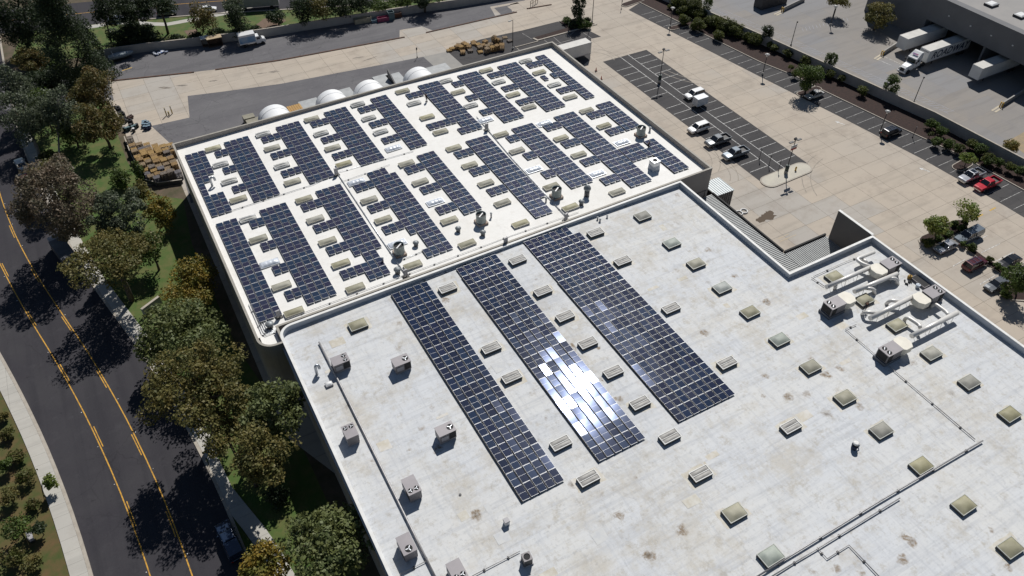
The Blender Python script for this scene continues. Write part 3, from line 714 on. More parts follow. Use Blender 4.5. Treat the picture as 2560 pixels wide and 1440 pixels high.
far_x = [10.5, 19, 28.5, 38, 48, 58, 66, 75.5]
files = {}
for kind, p in recs2:
    far_ = p[1] > 79.9
    if far_:
        col = min(range(8), key=lambda k: abs(far_x[k] - p[0])); half = 'back' if p[1] > 109.5 else 'near'; key = (kind, half, col)
    else:
        col = int(round(p[0] / 8.0)); key = (kind, 'front', col)
    files.setdefault(key, []).append(p)
fcols = {k: sorted({key[2] for key in files if key[0] == k and key[1] == 'front'}) for k in KN}
for key, ps in files.items():
    kind, half, col = key; ps.sort(key=lambda p: p[1])
    for i, p in enumerate(ps):
        n = ORD[i]
        if half == 'front':
            c = fcols[kind].index(col)
            lab = f'{KN[kind]}, {ORD[c]} file from left, {n} from bottom'
            if len(ps) == 1: lab = f'{KN[kind]} on stained roof, alone in its {ORD[c]} file from left'
        else:
            lab = f'{KN[kind]}, white roof {half} half, {ORD[col]} file from left, {n} from near end'
        grp = f'{KN[kind]}s'
        sz = p[2] + .004
        if half == 'front' or kind == 'clear': APR.append((p[0], p[1], random.random()))
        if kind not in protos:
            o = skylight_kind(kind); protos[kind] = o; o.location = (p[0], p[1], sz); o['label'] = lab; o['group'] = grp
        else: clone(protos[kind], (p[0], p[1], sz), random.uniform(-.015, .015), lab, grp)

# patched flashing round the skylights, part of the roof skin
AM = [M('flashing_patch_pale', (.60, .585, .53), (.47, .43, .35), .8, 1.3, detail=8), M('flashing_patch_tan', (.50, .455, .36), (.62, .60, .56), .8, 1.0, detail=8), M('flashing_patch_grey', (.50, .51, .52), (.58, .58, .56), .8, 1.2, detail=8)]
fm0 = [MB(), MB(), MB()]
for x, y, q in APR:
    if y > 79.9: continue
    k = int(q * 3) % 3; cs = []
    for sx, sy in ((-1, -1), (1, -1), (1, 1), (-1, 1)): cs.append((x + sx * random.uniform(1.5, 2.0), y + sy * random.uniform(.9, 1.35)))
    pts = []
    for i in range(4):
        a, b = cs[i], cs[(i + 1) % 4]
        for u in range(4): pts.append((a[0] + (b[0] - a[0]) * u / 4 + random.uniform(-.12, .12), a[1] + (b[1] - a[1]) * u / 4 + random.uniform(-.12, .12)))
    fm0[k].face([(a, b, crown(a) + .005) for a, b in pts])
for i in range(46):     # repair patches and old sealant
    x, y = random.uniform(9, 92), random.uniform(28, 76)
    if x > 74 and y > 50: continue
    if any(a - 1 < x < b + 1 for a, b in ((23, 30), (33.5, 41.5), (45.5, 55.5))) and y > 38: continue
    w_, h_ = random.uniform(.3, 1.4), random.uniform(.2, .8)
    fm0[random.randint(0, 2)].face([(x + sx * w_ + random.uniform(-.1, .1), y + sy * h_ + random.uniform(-.1, .1), crown(x) + .009) for sx, sy in ((-1, -1), (1, -1), (1, 1), (-1, 1))])
for m, am in zip(fm0, AM): m.build('flashing_patch', am, wf)['kind'] = 'stuff'
# ---------------------------------------------------------------- solar panels
def cell_mat(name, base, rough):
    m, nt, b = nodes(name)
    oi = N(nt, 'ShaderNodeObjectInfo'); ge = N(nt, 'ShaderNodeNewGeometry')
    r_ = mul(nt, mul(nt, oi.outputs['Random'], ge.outputs['Random Per Island'], 'ADD'), .5)
    cr = N(nt, 'ShaderNodeValToRGB'); e = cr.color_ramp
    cols = [(0, base), (.3, tuple(x * .75 for x in base)), (.5, (base[0] * .85, base[1] * 1.25, base[2] * 1.25)), (.72, (base[0] * 1.2, base[1] * .95, base[2] * .98)), (1, tuple(x * 1.25 for x in base))]
    while len(e.elements) < len(cols): e.elements.new(.5)
    for el, (p_, c) in zip(e.elements, cols): el.position = p_; el.color = rgb(c)
    nt.links.new(r_, cr.inputs['Fac'])
    # fine busbar columns of the silicon cells
    nt.links.new(cr.outputs['Color'], b.inputs['Base Color'])
    b.inputs['Roughness'].default_value = rough; b.inputs['Specular IOR Level'].default_value = .45
    b.inputs['Coat Weight'].default_value = .02; b.inputs['Coat Roughness'].default_value = .30
    b.inputs['Specular Tint'].default_value = (.45, .58, 1, 1)
    return m
CELL = cell_mat('front_silicon_cells', (.015, .021, .046), .066)
CELLF = cell_mat('far_silicon_cells', (.024, .029, .052), .17)
PFR = M('anodised_frame', (.55, .56, .57), (.48, .49, .50), .45, 2, metal=.2)
TILT = R(2.5)
def panel_geo(W, Lp):
    """frame mesh and cell mesh of one module, long side along y"""
    f = MB()
    f.box((0, 0, .0), (W, Lp, .035)); f.mi = 1; f.box((-W / 2 - .07, 0, -.085), (.13, Lp + .03, .20)); fm = f.mesh('solar_panel', [PFR, BLACK])  # black side strip added to stand in for the shaded column gap
    c = MB(); g = .011; e = .012
    for s in (-1, 1):
        y0, y1 = (g, Lp / 2 - .028) if s > 0 else (-Lp / 2 + .028, -g)
        c.face([(-W / 2 + e, y0, .0215), (W / 2 - e, y0, .0215), (W / 2 - e, y1, .0215), (-W / 2 + e, y1, .0215)])
    return fm, c.mesh('cell_sheet', CELL)
CP = 1.149
panels = []   # (x, y, width, length, label, array)
# front arrays: left x of first column, columns, y of near end, rows, rows dropped at the top
FA = [(23.50, 5, 40.10, 19, 'left'), (34.28, 6, 40.05, 19, 'middle'), (46.0, 8, 40.06, 19, 'right')]
RL = 2.03
def fsurv(px, py): a = P(px, py, HG - 79.55); return a
c0 = fsurv(975.8, 738)[0]
for (x0, nc, y0, nr, nm), (bl, tl) in zip(FA, (((1306.6, 1254.7), (975.8, 738)), ((1498, 1156), (1136.5, 676)), ((1697, 1058), (1308, 609)))):
    a, b = fsurv(*bl), fsurv(*tl); x0 = a[0]; y0 = a[1]
    nr = max(1, int(round((b[1] - a[1]) / RL))); rl = (b[1] - a[1]) / nr
    for c in range(nc):
        for r in range(nr):
            if nm == 'right' and c == nc - 1 and r == nr - 1: continue
            panels.append((x0 + (c + .5) * CP - .05, y0 + (r + .5) * rl, .99, rl - .035,
                f'dark solar panel, {nm} front array, {ORD[c]} column from left, {ORD[r]} row from bottom', 'front'))
# far roof bands, corners surveyed on the roof plane (x0, y top, y bottom, columns, rows)
def band(x0, yt, yb, nc, nr, skip=(), extra=()):
    rl = (yt - yb) / nr
    for c in range(nc):
        for r in range(nr):
            if (c, r) in skip: continue
            panels.append((x0 + (c + .5) * 1.14, yt - (r + .5) * rl, 1.005, rl - .04, None, 'far'))
    for (c, r) in extra:
        panels.append((x0 + (c + .5) * 1.14, yt - (r + .5) * rl, 1.03, rl - .04, None, 'far'))
def finger(x0, yt, n, ln=1.98):
    for c in range(n): panels.append((x0 + (c + .5) * 1.14, yt - ln / 2, .99, ln - .03, None, 'far'))
band(5.25, 129.8, 109.85, 3, 10, skip=[(1, 5), (1, 6), (2, 4), (2, 5), (2, 6)])
band(12.35, 130.4, 110.3, 4, 10)
for y in (128.3, 122.6, 116.4): finger(10.1, y, 2)
band(22.1, 130.55, 110.5, 4, 10)
for y in (128.6, 122.65, 116.5): finger(18.7, y, 3)
band(31.6, 130.9, 111.0, 4, 10)
for y in (129.0, 122.9, 116.95): finger(28.2, y, 3)
band(41.2, 131.05, 111.3, 3, 10)
for y in (129.1, 123.25, 117.2): finger(37.75, y, 3)
band(51.4, 131.2, 111.3, 4, 10, skip=[(0, 8)])
finger(47.9, 129.3, 3); finger(46.85, 117.3, 4)
band(60.2, 131.1, 111.05, 4, 10)
for y in (129.2, 123.1, 117.1): finger(57.9, y, 2)
band(69.3, 130.7, 110.75, 4, 10)
for y in (128.9, 122.95, 117.0): finger(65.9, y, 3)
band(78.5, 130.7, 110.95, 2, 10)
finger(75.05, 128.95, 3); finger(75.15, 123.0, 1); finger(77.4, 123.0, 1); finger(75.25, 117.05, 3)
band(5.3, 107.7, 82.75, 3, 12)
band(12.4, 107.65, 82.8, 4, 12)
for y in (105.8, 99.45, 93.3, 87.1): finger(10.15, y, 2, 2.05)
band(22.1, 107.95, 83.0, 4, 12, skip=[(0, 9), (3, 9), (3, 10), (3, 11)])
for y in (105.8, 99.55, 93.4, 87.2): finger(18.75, y, 3, 2.05)
band(31.6, 108.45, 83.35, 4, 12, skip=[(3, 0), (0, 9), (0, 10)])
for y in (106.3, 99.9, 93.7): finger(28.2, y, 3, 2.05)
band(41.2, 108.85, 89.85, 3, 9)
for y in (106.65, 100.15, 93.9): finger(37.75, y, 3, 2.05)
band(50.9, 108.8, 83.5, 4, 12, skip=[(3, 10), (3, 11)])
for y in (106.6, 100.55, 94.1): finger(47.35, y, 3, 2.05)
band(60.3, 108.5, 87.5, 4, 10)
for y in (106.65, 100.4, 94.05): finger(58.0, y, 2, 2.05)
band(69.4, 108.3, 82.95, 4, 12)
for y in (106.7, 100.35, 93.9, 87.6): finger(65.95, y, 3, 2.05)
band(74.05, 93.55, 89.0, 4, 2)
band(78.95, 108.2, 97.85, 3, 5); finger(75.5, 106.4, 3, 2.05); finger(75.4, 99.9, 3, 2.05)
band(78.5, 93.4, 82.8, 3, 5, skip=[(0, 0)])
panels.sort(key=lambda q: q[0] ** 2 + q[1] ** 2)
ind = [q for q in panels if q[5] == 'front'][:300]; rest = [q for q in panels if q not in ind]
print('PANELS', len(panels), len(ind))
geo = {}
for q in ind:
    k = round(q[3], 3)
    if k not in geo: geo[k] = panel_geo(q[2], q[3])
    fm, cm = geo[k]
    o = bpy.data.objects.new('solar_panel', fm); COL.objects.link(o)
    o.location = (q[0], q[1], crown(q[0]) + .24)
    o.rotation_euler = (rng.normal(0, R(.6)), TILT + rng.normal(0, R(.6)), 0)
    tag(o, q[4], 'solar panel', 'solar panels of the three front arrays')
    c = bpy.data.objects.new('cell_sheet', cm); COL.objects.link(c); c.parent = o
# every further module shown in the photo: one object, frames and cells
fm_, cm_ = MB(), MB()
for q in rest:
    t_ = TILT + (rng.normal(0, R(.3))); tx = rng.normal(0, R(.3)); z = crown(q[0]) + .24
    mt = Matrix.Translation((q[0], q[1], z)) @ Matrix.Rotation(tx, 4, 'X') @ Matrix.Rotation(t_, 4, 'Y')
    fm_.mi = 0; fm_.box((q[0], q[1], z), (q[2], q[3], .035), tilt=(tx, t_)); fm_.mi = 3; fm_.box((q[0] - q[2] / 2 - .02, q[1], z - .1), (.035, q[3], .2))  # black strip beside each module, added to darken the gap like shade
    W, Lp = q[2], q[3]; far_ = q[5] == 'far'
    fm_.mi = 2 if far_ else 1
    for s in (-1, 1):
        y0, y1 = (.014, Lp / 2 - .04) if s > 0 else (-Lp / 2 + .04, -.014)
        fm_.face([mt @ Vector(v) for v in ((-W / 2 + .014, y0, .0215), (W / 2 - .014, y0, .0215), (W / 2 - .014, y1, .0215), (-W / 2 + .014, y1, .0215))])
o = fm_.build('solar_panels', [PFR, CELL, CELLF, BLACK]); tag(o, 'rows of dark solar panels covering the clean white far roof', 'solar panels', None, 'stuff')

# ---------------------------------------------------------------- vents, fans, conduits
def stack_fan(px, py, i, lab):
    p = RP(px, py); t = thing('exhaust_stack', lab, 'exhaust fan', p, .0, 'large open exhaust stacks on the white roof')
    m = MB(); m.box((0, 0, .2), (1.75, 1.75, .4)); m.build('base', M('rusty_stack_base', (.34, .31, .28), (.28, .18, .12), .7, 1.2), t)
    m = MB(); rr = [(.84, .4), (.80, 1.0), (.84, 1.75), (.86, 1.85)]
    rings = [m.ring((0, 0, z), r, (0, 0, 1), 24) for r, z in rr] + [m.ring((0, 0, z), r - .05, (0, 0, 1), 24) for r, z in rr[::-1]]
    m.loft(rings, False, True, True); m.build('barrel', M('grey_green_stack', (.33, .36, .34), (.25, .28, .265), .55, 1), t)
    MB().lathe((0, 0, .45), [(.78, 0), (.78, 1.05)], 20).build('throat', BLACK, t)
    MB().box((0, 0, 1.62), (1.6, .2, .06), rz=R(35)).build('damper_bar', WHITEM, t)
for i, (x, y, lab) in enumerate([(999, 632, 'open exhaust stack beside the leftmost clear skylight near the parapet'), (1203, 557, 'open exhaust stack with rusty base between tan skylights'), (1391, 491, 'open exhaust stack hiding a tan skylight beside the conduit'), (1602, 334, 'greenish open exhaust stack near the right back corner of white roof')]):
    stack_fan(x, y, i, lab)
def mush(px, py, r, h, lab, kind='cap'):
    p = RP(px, py); t = thing('roof_vent', lab, 'roof vent', p, 0, 'mushroom vents on the white roof')
    MB().cyl((0, 0, 0), (0, 0, h * .62), r * .72, n=16).build('neck', M('dark_vent_neck', (.12, .12, .125), (.08, .08, .085), .5, 2), t)
    MB().lathe((0, 0, h * .62), [(r * .9, -.05), (r, 0), (r, h * .12), (r * .75, h * .24), (.12, h * .38)], 18).build('cap', M('dull_vent_cap', (.26, .28, .29), (.2, .215, .22), .5, 2, metal=.3), t)
for x, y, r, h, lab in [(1145.6, 577, .48, .95, 'small mushroom vent left of its twin, below the rusty stack'), (1040, 612, .48, .95, 'small mushroom vent right of the leftmost exhaust stack'), (994, 680, .55, 1.15, 'larger conical vent beside the conduit end at the parapet'), (1207.5, 587, .48, .95, 'small conical vent right of its twin, below the rusty stack'), (1467, 487, .62, 2.3, 'tall conical vent stack near the parapet on white roof'), (1453.5, 509, .5, 1.0, 'conical vent touching a tan skylight near the parapet'), (674, 812, .6, 1.0, 'round turbine vent at the rounded white roof corner')]:
    mush(x, y, r, h, lab)
# box fan unit
p = RP(1635, 418); t = thing('roof_fan_unit', 'square blue-grey fan box on the white roof near panels', 'fan unit', p, 0)
MB().box((0, 0, .5), (1.5, 1.5, 1.0), taper=.9).build('base', M('blue_grey_duct', (.42, .45, .50), (.36, .39, .44), .5, 1), t)
h_ = MB().box((0, 0, 1.45), (1.35, 1.35, .85)).build('housing', STEEL, t)
MB().lathe((0, 0, 1.88), [(.42, 0), (.42, .08), (.34, .081), (.34, .02)], 18).build('fan_ring', BLACK, h_)
def pipe_vent(px, py, h, r, lab, cap=True, roofz=None):
    p = RP(px, py); t = thing('vent_pipe', lab, 'vent pipe', p, 0)
    MB().cyl((0, 0, 0), (0, 0, h), r, n=12).build('pipe', GREYM, t)
    if cap: MB().lathe((0, 0, h), [(r * 1.5, -.08), (r * 1.5, .02), (.02, .16)], 12).build('cap', WHITEM, t)
for x, y, h, r, lab in [(957, 652, .9, .14, 'thin vent pipe beside the panels left of the main conduit'), (1228, 543, .9, .14, 'thin capped pipe right of the rusty exhaust stack'), (1365, 503, .9, .15, 'thin capped pipe left of the conduit-side stack'), (1625, 322, .8, .18, 'squat grey pipe beside the greenish exhaust stack'), (1494, 546, .45, .12, 'short white pipe, leftmost of three near the parapet'), (1500, 551, .5, .14, 'short white pipe, nearest of three by the parapet'), (1518, 541, .4, .12, 'short dark pipe, rightmost of three by the parapet')]:
    pipe_vent(x, y, h, r, lab)
def goose(px, py, lab, dirx):
    p = RP(px, py); t = thing('gooseneck_vent', lab, 'vent', p, 0)
    pts = [(0, 0, 0), (0, 0, 1.2)] + [(dirx * .5 * (1 - math.cos(q)), 0, 1.2 + .5 * math.sin(q)) for q in (math.pi * k / 6 for k in range(1, 7))] + [(dirx * 1.0, 0, .95)]
    MB().tube(pts, .2, 10).build('pipe', STEEL, t)
goose(529, 459, 'curved gooseneck vent beside the gap in the leftmost panels', .7)
goose(791, 930, 'curved silver gooseneck vent near the left edge of stained roof', .5)
def conduit(pts, lab, r=.05, step=3.0, z=.14, mat=STEEL, ptz=None):
    t = thing('conduit', lab, 'conduit', (0, 0, 0))
    q = [(a, b, crown(a) + z) for a, b in pts]
    # follow the roof slope
    full = []
    for a, b in zip(q, q[1:]):
        n = max(1, int(math.hypot(b[0] - a[0], b[1] - a[1]) / 8))
        for k in range(n): x = a[0] + (b[0] - a[0]) * k / n; y = a[1] + (b[1] - a[1]) * k / n; full.append((x, y, crown(x) + z))
    full.append(q[-1]); MB().tube(full, r, 6).build('pipe', mat, t)
    for a, b in zip(pts, pts[1:]):
        L_ = math.hypot(b[0] - a[0], b[1] - a[1]); n = max(1, int(L_ / step))
        for k in range(n):
            u = (k + .5) / n; x = a[0] + (b[0] - a[0]) * u; y = a[1] + (b[1] - a[1]) * u
            MB().box((x, y, crown(x) + z / 2), (.22, .22, z), rz=math.atan2(b[1] - a[1], b[0] - a[0])).build('support_block', CURB, t)
def rp(px, py): a = RP(px, py); return (a[0], a[1])
conduit([rp(*zp('E', 1140, 525)), rp(*zp('E', 2460, 118)), rp(*zp('G', 660, 640)), rp(*zp('G', 1880, 310))], 'thin conduit crossing the white roof between back and near panel rows', .04, 3)
conduit([rp(*zp('G', 680, 680)), rp(*zp('G', 1150, 1385)), rp(*zp('H', 1480, 1040))], 'dark conduit running down the white roof left of its middle', .07, 3.2)
conduit([rp(*zp('I', 330, 330)), rp(*zp('I', 900, 1000)), rp(*zp('J', 1210, 395))], 'dark conduit running down the white roof right of its middle', .07, 3.2)
conduit([rp(*zp('G', 700, 800)), rp(*zp('G', 1500, 520))], 'thin conduit behind the clear skylight at the white roof centre', .03, 3)
conduit([rp(*zp('H', 1380, 845)), rp(*zp('H', 1760, 690))], 'short conduit from main line to panels near the parapet', .04, 1.6)
conduit([(9, 81.6), (30, 81.6), (58, 81.6)], 'white cable tray with dark feet along the roof parapet', .045, 4.0, .16, WHITEM)
conduit([rp(1278, 617), rp(1225, 633), rp(1140, 670), rp(1034, 710)], 'thin conduit on stained roof linking the front panel arrays', .04, 2.6)
# bundle of pipes at the rounded corner
for k in range(4):
    d = k * .28
    conduit([(5.0 + d, 87.2), (5.0 + d, 80.6 + d), (5.3 + d, 80.0 + d * .9), (8.4, 79.98 + d * .5) if k else (10.5, 80.02)], ['outermost','second outermost','second innermost','innermost'][k] + ' of four bent conduits at the rounded white roof corner', .045, 2.4)
def combiner(px, py, lab, base_z=0, s=1.0):
    p = RP(px, py); t = thing('combiner_box', lab, 'electrical box', p, R(random.uniform(-20, 20)), 'electrical boxes on the roof conduits')
    MB().box((0, .06, .95 * s), (.62 * s, .22, 1.05 * s)).build('cabinet', GREYM, t)
    for sx in (-1, 1): MB().box((sx * .26 * s, .2, .75 * s), (.07, .07, 1.5 * s)).build('strut', DSTEEL, t)
    MB().box((0, .15, .1), (1.0 * s, .8, .08)).build('base_block', CURB, t)
for x, y, lab in [(842, 436, 'grey electrical box where the conduits meet, middle of white roof'), (1217, 325, 'grey electrical box on the right conduit below clear skylight'), (1015, 690, 'grey electrical box at the left conduit end by the parapet'), (1416, 550, 'grey electrical box at the right conduit end by the parapet'), (697, 789, 'grey electrical box at the near end of the leftmost panels'), (1265, 612, 'dark electrical box on the parapet above the right front array')]:
    combiner(x, y, lab)

# HVAC units on the stained roof
HV = M('mauve_grey_cabinet', (.20, .185, .19), (.17, .155, .16), .5, .8)
def hvac(px, py, rz, fans, lab, L=2.2, W=1.5, H=1.45):
    p = RP(px, py, .75); t = thing('air_conditioner', lab, 'air conditioner', p, rz, 'rooftop air conditioners')
    MB().box((0, 0, .12), (L * .94, W * .94, .24)).build('curb', GREYM, t)
    b = MB().box((0, 0, .24 + H / 2), (L, W, H)).build('cabinet', HV, t, bevel=.03)
    MB().box((0, 0, .24 + H + .03), (L + .1, W + .1, .06)).build('lid', M('mauve_grey_lid', (.29, .265, .275), (.25, .23, .24), .5, .8), t)
    MB().box((L * .27, -W / 2 - .015, .3 + H * .5), (L * .4, .04, H * .78)).build('coil_panel', BLACK, t)
    MB().box((-L * .2, -W / 2 - .02, .3 + H * .45), (L * .42, .05, H * .5)).build('service_panel', GREYM, t)
    for k in range(fans):
        r = .30 if fans == 2 else .42; y = (k - .5) * .74 if fans == 2 else 0
        f = MB().lathe((L * .28, y, .24 + H + .06), [(r, 0), (r, .035), (r * .9, .036), (r * .9, .01)], 18).build('fan_shroud', BLACK, t)
        m = MB()
        for q in range(3): 
            a = q * 2.094 + .4; m.box((L * .28 + math.cos(a) * r * .48, y + math.sin(a) * r * .48, .24 + H + .09), (r * .75, r * .22, .012), rz=a)
        m.build('fan_blade', STEEL, f)
    return t
hvac(851, 905, 0, 2, 'two-fan air conditioner beside the pipe end on stained roof')
hvac(1003, 908, 0, 1, 'one-fan air conditioner nearest the left front array')
hvac(876, 1083, R(90), 2, 'two-fan air conditioner left of the long pipe, fans at back', 2.0, 1.45)
hvac(1114, 1080, 0, 1, 'one-fan air conditioner at the middle of the left array side')
hvac(1029, 1219, R(-90), 2, 'two-fan air conditioner right of the long pipe, fans at near end', 2.3, 1.5)
hvac(1017, 1365, R(-90), 1, 'one-fan air conditioner at the roof edge left of the pipe', 2.3, 1.5)
hvac(1143, 1432, R(-90), 2, 'two-fan air conditioner cut by the bottom picture edge', 2.3, 1.5)
p = RP(1317, 1398, .4); t = thing('condenser_unit', 'small square one-fan condenser near the bottom of stained roof', 'condenser', p, R(-6))
MB().box((0, 0, .75), (.95, .95, 1.1)).build('cabinet', DSTEEL, t, bevel=.02); MB().box((0, 0, 1.33), (1.0, 1.0, .06)).build('lid', HV, t)
MB().lathe((0, 0, 1.36), [(.36, 0), (.36, .04), (.3, .041), (.3, .01)], 18).build('fan_shroud', BLACK, t); MB().box((0, 0, .1), (1.2, 1.0, .2)).build('base', GREYM, t)
p = RP(1266, 1301, .4); t = thing('vent_box', 'small grey hooded vent box below the left front array', 'vent', p, 0)
MB().box((0, 0, .3), (.55, .55, .6)).build('curb', WHITEM, t); MB().box((0, 0, .72), (.62, .62, .22)).build('hood', GREYM, t)
p = RP(821, 955, .2); t = thing('small_skylight', 'small white cube dome beside the long roof pipe', 'skylight', p, 0)
MB().box((0, 0, .15), (.95, .75, .3)).build('curb', GREYM, t); dome_mesh(.9, .7, .3, .2).build('dome', WHITEM, t)
p = RP(1150, 1233); MB()
m = MB(); m.lathe(p, [(.16, 0), (.16, .08)], 14); tag(m.build('roof_drain', DSTEEL), 'small round dark drain disc below the left array', 'drain')
# long pipes on the stained roof
def roofpipe(pts, r, z, lab, name='roof_pipe', step=5):
    t = thing(name, lab, 'pipe', (0, 0, 0)); q = []
    for a, b in zip(pts, pts[1:]):
        n = max(1, int(math.hypot(b[0] - a[0], b[1] - a[1]) / 6))
        for k in range(n): x = a[0] + (b[0] - a[0]) * k / n; y = a[1] + (b[1] - a[1]) * k / n; q.append((x, y, crown(x) + z))
    q.append((*pts[-1], crown(pts[-1][0]) + z)); MB().tube(q, r, 8).build('pipe', M('dull_grey_pipe', (.36, .35, .35), (.26, .25, .25), .45, 1.5, metal=.3), t)
    for a, b in zip(pts, pts[1:]):
        L_ = math.hypot(b[0] - a[0], b[1] - a[1]); n = max(1, int(L_ / step))
        for k in range(n):
            u = (k + .5) / n; x = a[0] + (b[0] - a[0]) * u; y = a[1] + (b[1] - a[1]) * u
            MB().box((x, y, crown(x) + z * .45), (.18, .30, z * .9), rz=math.atan2(b[1] - a[1], b[0] - a[0])).build('support_block', CURB, t)
roofpipe([rp(797, 853), rp(838, 935), rp(1090, 1445)], .12, .3, 'long grey pipe running down the left side of stained roof')
roofpipe([rp(2458, 1100), rp(2200, 1253), rp(1890, 1445)], .10, .32, 'long thick pipe crossing the lower right of stained roof')
roofpipe([rp(2250, 1245), rp(2045, 1372), rp(1925, 1445)], .07, .25, 'thinner pipe running below the thick pipe, lower right')
roofpipe([rp(2042, 1370), rp(2067, 1398), rp(2122, 1363), rp(2200, 1445)], .06, .2, 'zigzag pipe at the bottom right of stained roof', step=3)
roofpipe([rp(2440, 1096), rp(2115, 820), rp(2142, 808)], .05, .2, 'thin pipe climbing from the thick pipe to the duct units', step=4)
roofpipe([rp(2030, 690), rp(2062, 712)], .05, .2, 'short thin pipe beside the notch parapet', step=2)
roofpipe([rp(2035, 688), rp(2105, 655), rp(2170, 630)], .04, .2, 'thin pipe along the notch parapet near the ducts', step=3)
roofpipe([rp(1180, 1438), rp(1300, 1376)], .045, .2, 'thin pipe leading to the small condenser', step=2)
roofpipe([rp(1000, 1432), rp(1068, 1398)], .045, .2, 'thin pipe from the roof edge to the long pipe', step=2)

# ducted units by the right parapet
DUCT = M('white_round_duct', (.70, .68, .64), (.62, .60, .57), .4, 1, metal=.15)
PLEN = M('cream_plenum', (.74, .70, .60), (.66, .62, .53), .6, 1)
def duct_unit(px, py, side, lab, L=2.7):
    """packaged unit with its plenum towards side (+1: ducts run to -x, -1: to +x)"""
    p = RP(px, py, .8); t = thing('air_conditioner', lab, 'air conditioner', p, 0, 'ducted air conditioners by the right parapet')
    MB().box((0, 0, .25), (L + .4, 2.0, .5)).build('curb', M('slate_curb', (.13, .14, .16), (.1, .105, .12), .6, 1), t)
    MB().box((0, 0, 1.2), (L, 1.8, 1.4)).build('cabinet', HV, t, bevel=.03)
    MB().box((0, 0, 1.93), (L + .08, 1.88, .06)).build('lid', M('mauve_grey_lid', (.36, .33, .34)), t)
    MB().box((side * L * .3, -.92, 1.2), (L * .3, .06, 1.1)).build('coil_panel', BLACK, t)
    MB().box((side * (L / 2 + .02), 0, 1.2), (.05, 1.5, 1.1)).build('end_grille', BLACK, t)
    for k in (-1, 1):
        f = MB().lathe((side * L * .28, k * .42, 1.96), [(.34, 0), (.34, .04), (.3, .041), (.3, .012)], 18).build('fan_shroud', BLACK, t)
        MB().box((side * L * .28, k * .42, 2.0), (.5, .08, .015), rz=.6).build('fan_blade', STEEL, f)
    m = MB(); x0 = -side * L / 2; x1 = -side * (L / 2 + 2.2)
    poly = [(x0, -.7), (x0 - side * .5, -1.15), (x1 + side * .5, -1.15), (x1, -.45), (x1, .45), (x1 + side * .5, 1.15), (x0 - side * .5, 1.15), (x0, .7)]
    m.prism(poly, .75, 1.75, True); m.build('plenum', PLEN, t, bevel=.05)
    return t
duct_unit(2084, 765, -1, 'ducted unit at the left, its plenum on its right, two fans')
duct_unit(2224, 664, 1, 'ducted unit in the parapet corner nearest the notch')
duct_unit(2331, 736, 1, 'ducted unit against the right parapet below the corner unit')
duct_unit(2223, 880, -1, 'ducted unit at the bottom of the duct group, plenum right')
def duct(pts, r, lab):
    t = thing('air_duct', lab, 'duct', (0, 0, 0), 0, 'round white roof ducts')
    W_ = [P(x, y, HG - ZR + z) + (crown(P(x, y, HG - ZR + z)[0]) + z,) for x, y, z in pts]
    # rounded elbows
    q = [Vector(W_[0])]
    for a, b, c in zip(W_, W_[1:], W_[2:]):
        a, b, c = Vector(a), Vector(b), Vector(c); d1 = min(.55, (b - a).length * .45); d2 = min(.55, (c - b).length * .45)
        s = b + (a - b).normalized() * d1; e = b + (c - b).normalized() * d2
        q += [s.lerp(b, u).lerp(b.lerp(e, u), u) for u in (0, .33, .66, 1)]
    q.append(Vector(W_[-1])); MB().tube(q, r, 14).build('duct_pipe', DUCT, t)
    for a, b in zip(W_, W_[1:]):
        a, b = Vector(a), Vector(b); L_ = (b - a).length
        if L_ < 2.5 or abs(a.z - b.z) > 1: continue
        for k in range(int(L_ / 2.2)):
            c = a.lerp(b, (k + .6) / int(L_ / 2.2 + .001)); zz = crown(c.x); d = (b - a).normalized(); n_ = Vector((-d.y, d.x, 0)) * .32
            m = MB()
            for s in (-1, 1): m.tube([(c.x + n_.x * s, c.y + n_.y * s, zz), (c.x + n_.x * s * .8, c.y + n_.y * s * .8, c.z - r * .8)], .025, 5)
            m.tube([(c.x - n_.x, c.y - n_.y, c.z - r - .02), (c.x + n_.x, c.y + n_.y, c.z - r - .02)], .025, 5)
            m.build('duct_stand', DSTEEL, t)
duct([(2068, 712, 1.15), (2186, 659, 1.15)], .34, 'long straight white duct beside the notch-side olive skylight')
duct([(2090, 716, 0.1), (2092, 704, 1.0)], .26, 'short upright duct stub at the end of the straight duct')
duct([(2188, 624, 1.2), (2143, 642, 1.2), (2158, 653, 1.2), (2180, 660, 1.2)], .28, 'bent white duct folding back to the corner unit plenum')
duct([(2158, 652, 0), (2160, 641, 1.0), (2170, 650, 1.0)], .24, 'short elbow duct inside the folded duct of the corner unit')
duct([(2138, 723, 1.2), (2246, 678, 1.2)], .34, 'long white duct running up right from the left unit')
duct([(2226, 690, 1.1), (2244, 689, 1.1), (2247, 704, 0)], .27, 'drooping elbow duct at the far end of the left unit duct')
duct([(2165, 714, 1.1), (2188, 716, 1.1), (2189, 728, 0)], .27, 'drooping elbow duct above the middle olive skylight')
duct([(2178, 790, 1.2), (2290, 733, 1.2)], .36, 'long white duct running down left from the right parapet unit')
duct([(2256, 748, 1.1), (2228, 744, 1.1), (2219, 754, 0)], .27, 'elbow duct behind the right parapet unit duct, upper one')
duct([(2200, 777, 1.1), (2166, 774, 1.1), (2158, 780, 0)], .27, 'elbow duct beside the walking worker')
duct([(2282, 834, 1.2), (2396, 776, 1.2)], .36, 'long white duct of the bottom ducted unit')
duct([(2304, 813, 1.1), (2302, 806, 1.1), (2270, 785, 1.1), (2263, 797, 0)], .27, 'square looped duct beside the lower olive skylight')
duct([(2375, 782, 1.1), (2370, 774, 1.1), (2340, 752, 1.1), (2330, 762, 0)], .27, 'square looped duct nearest the right parapet')
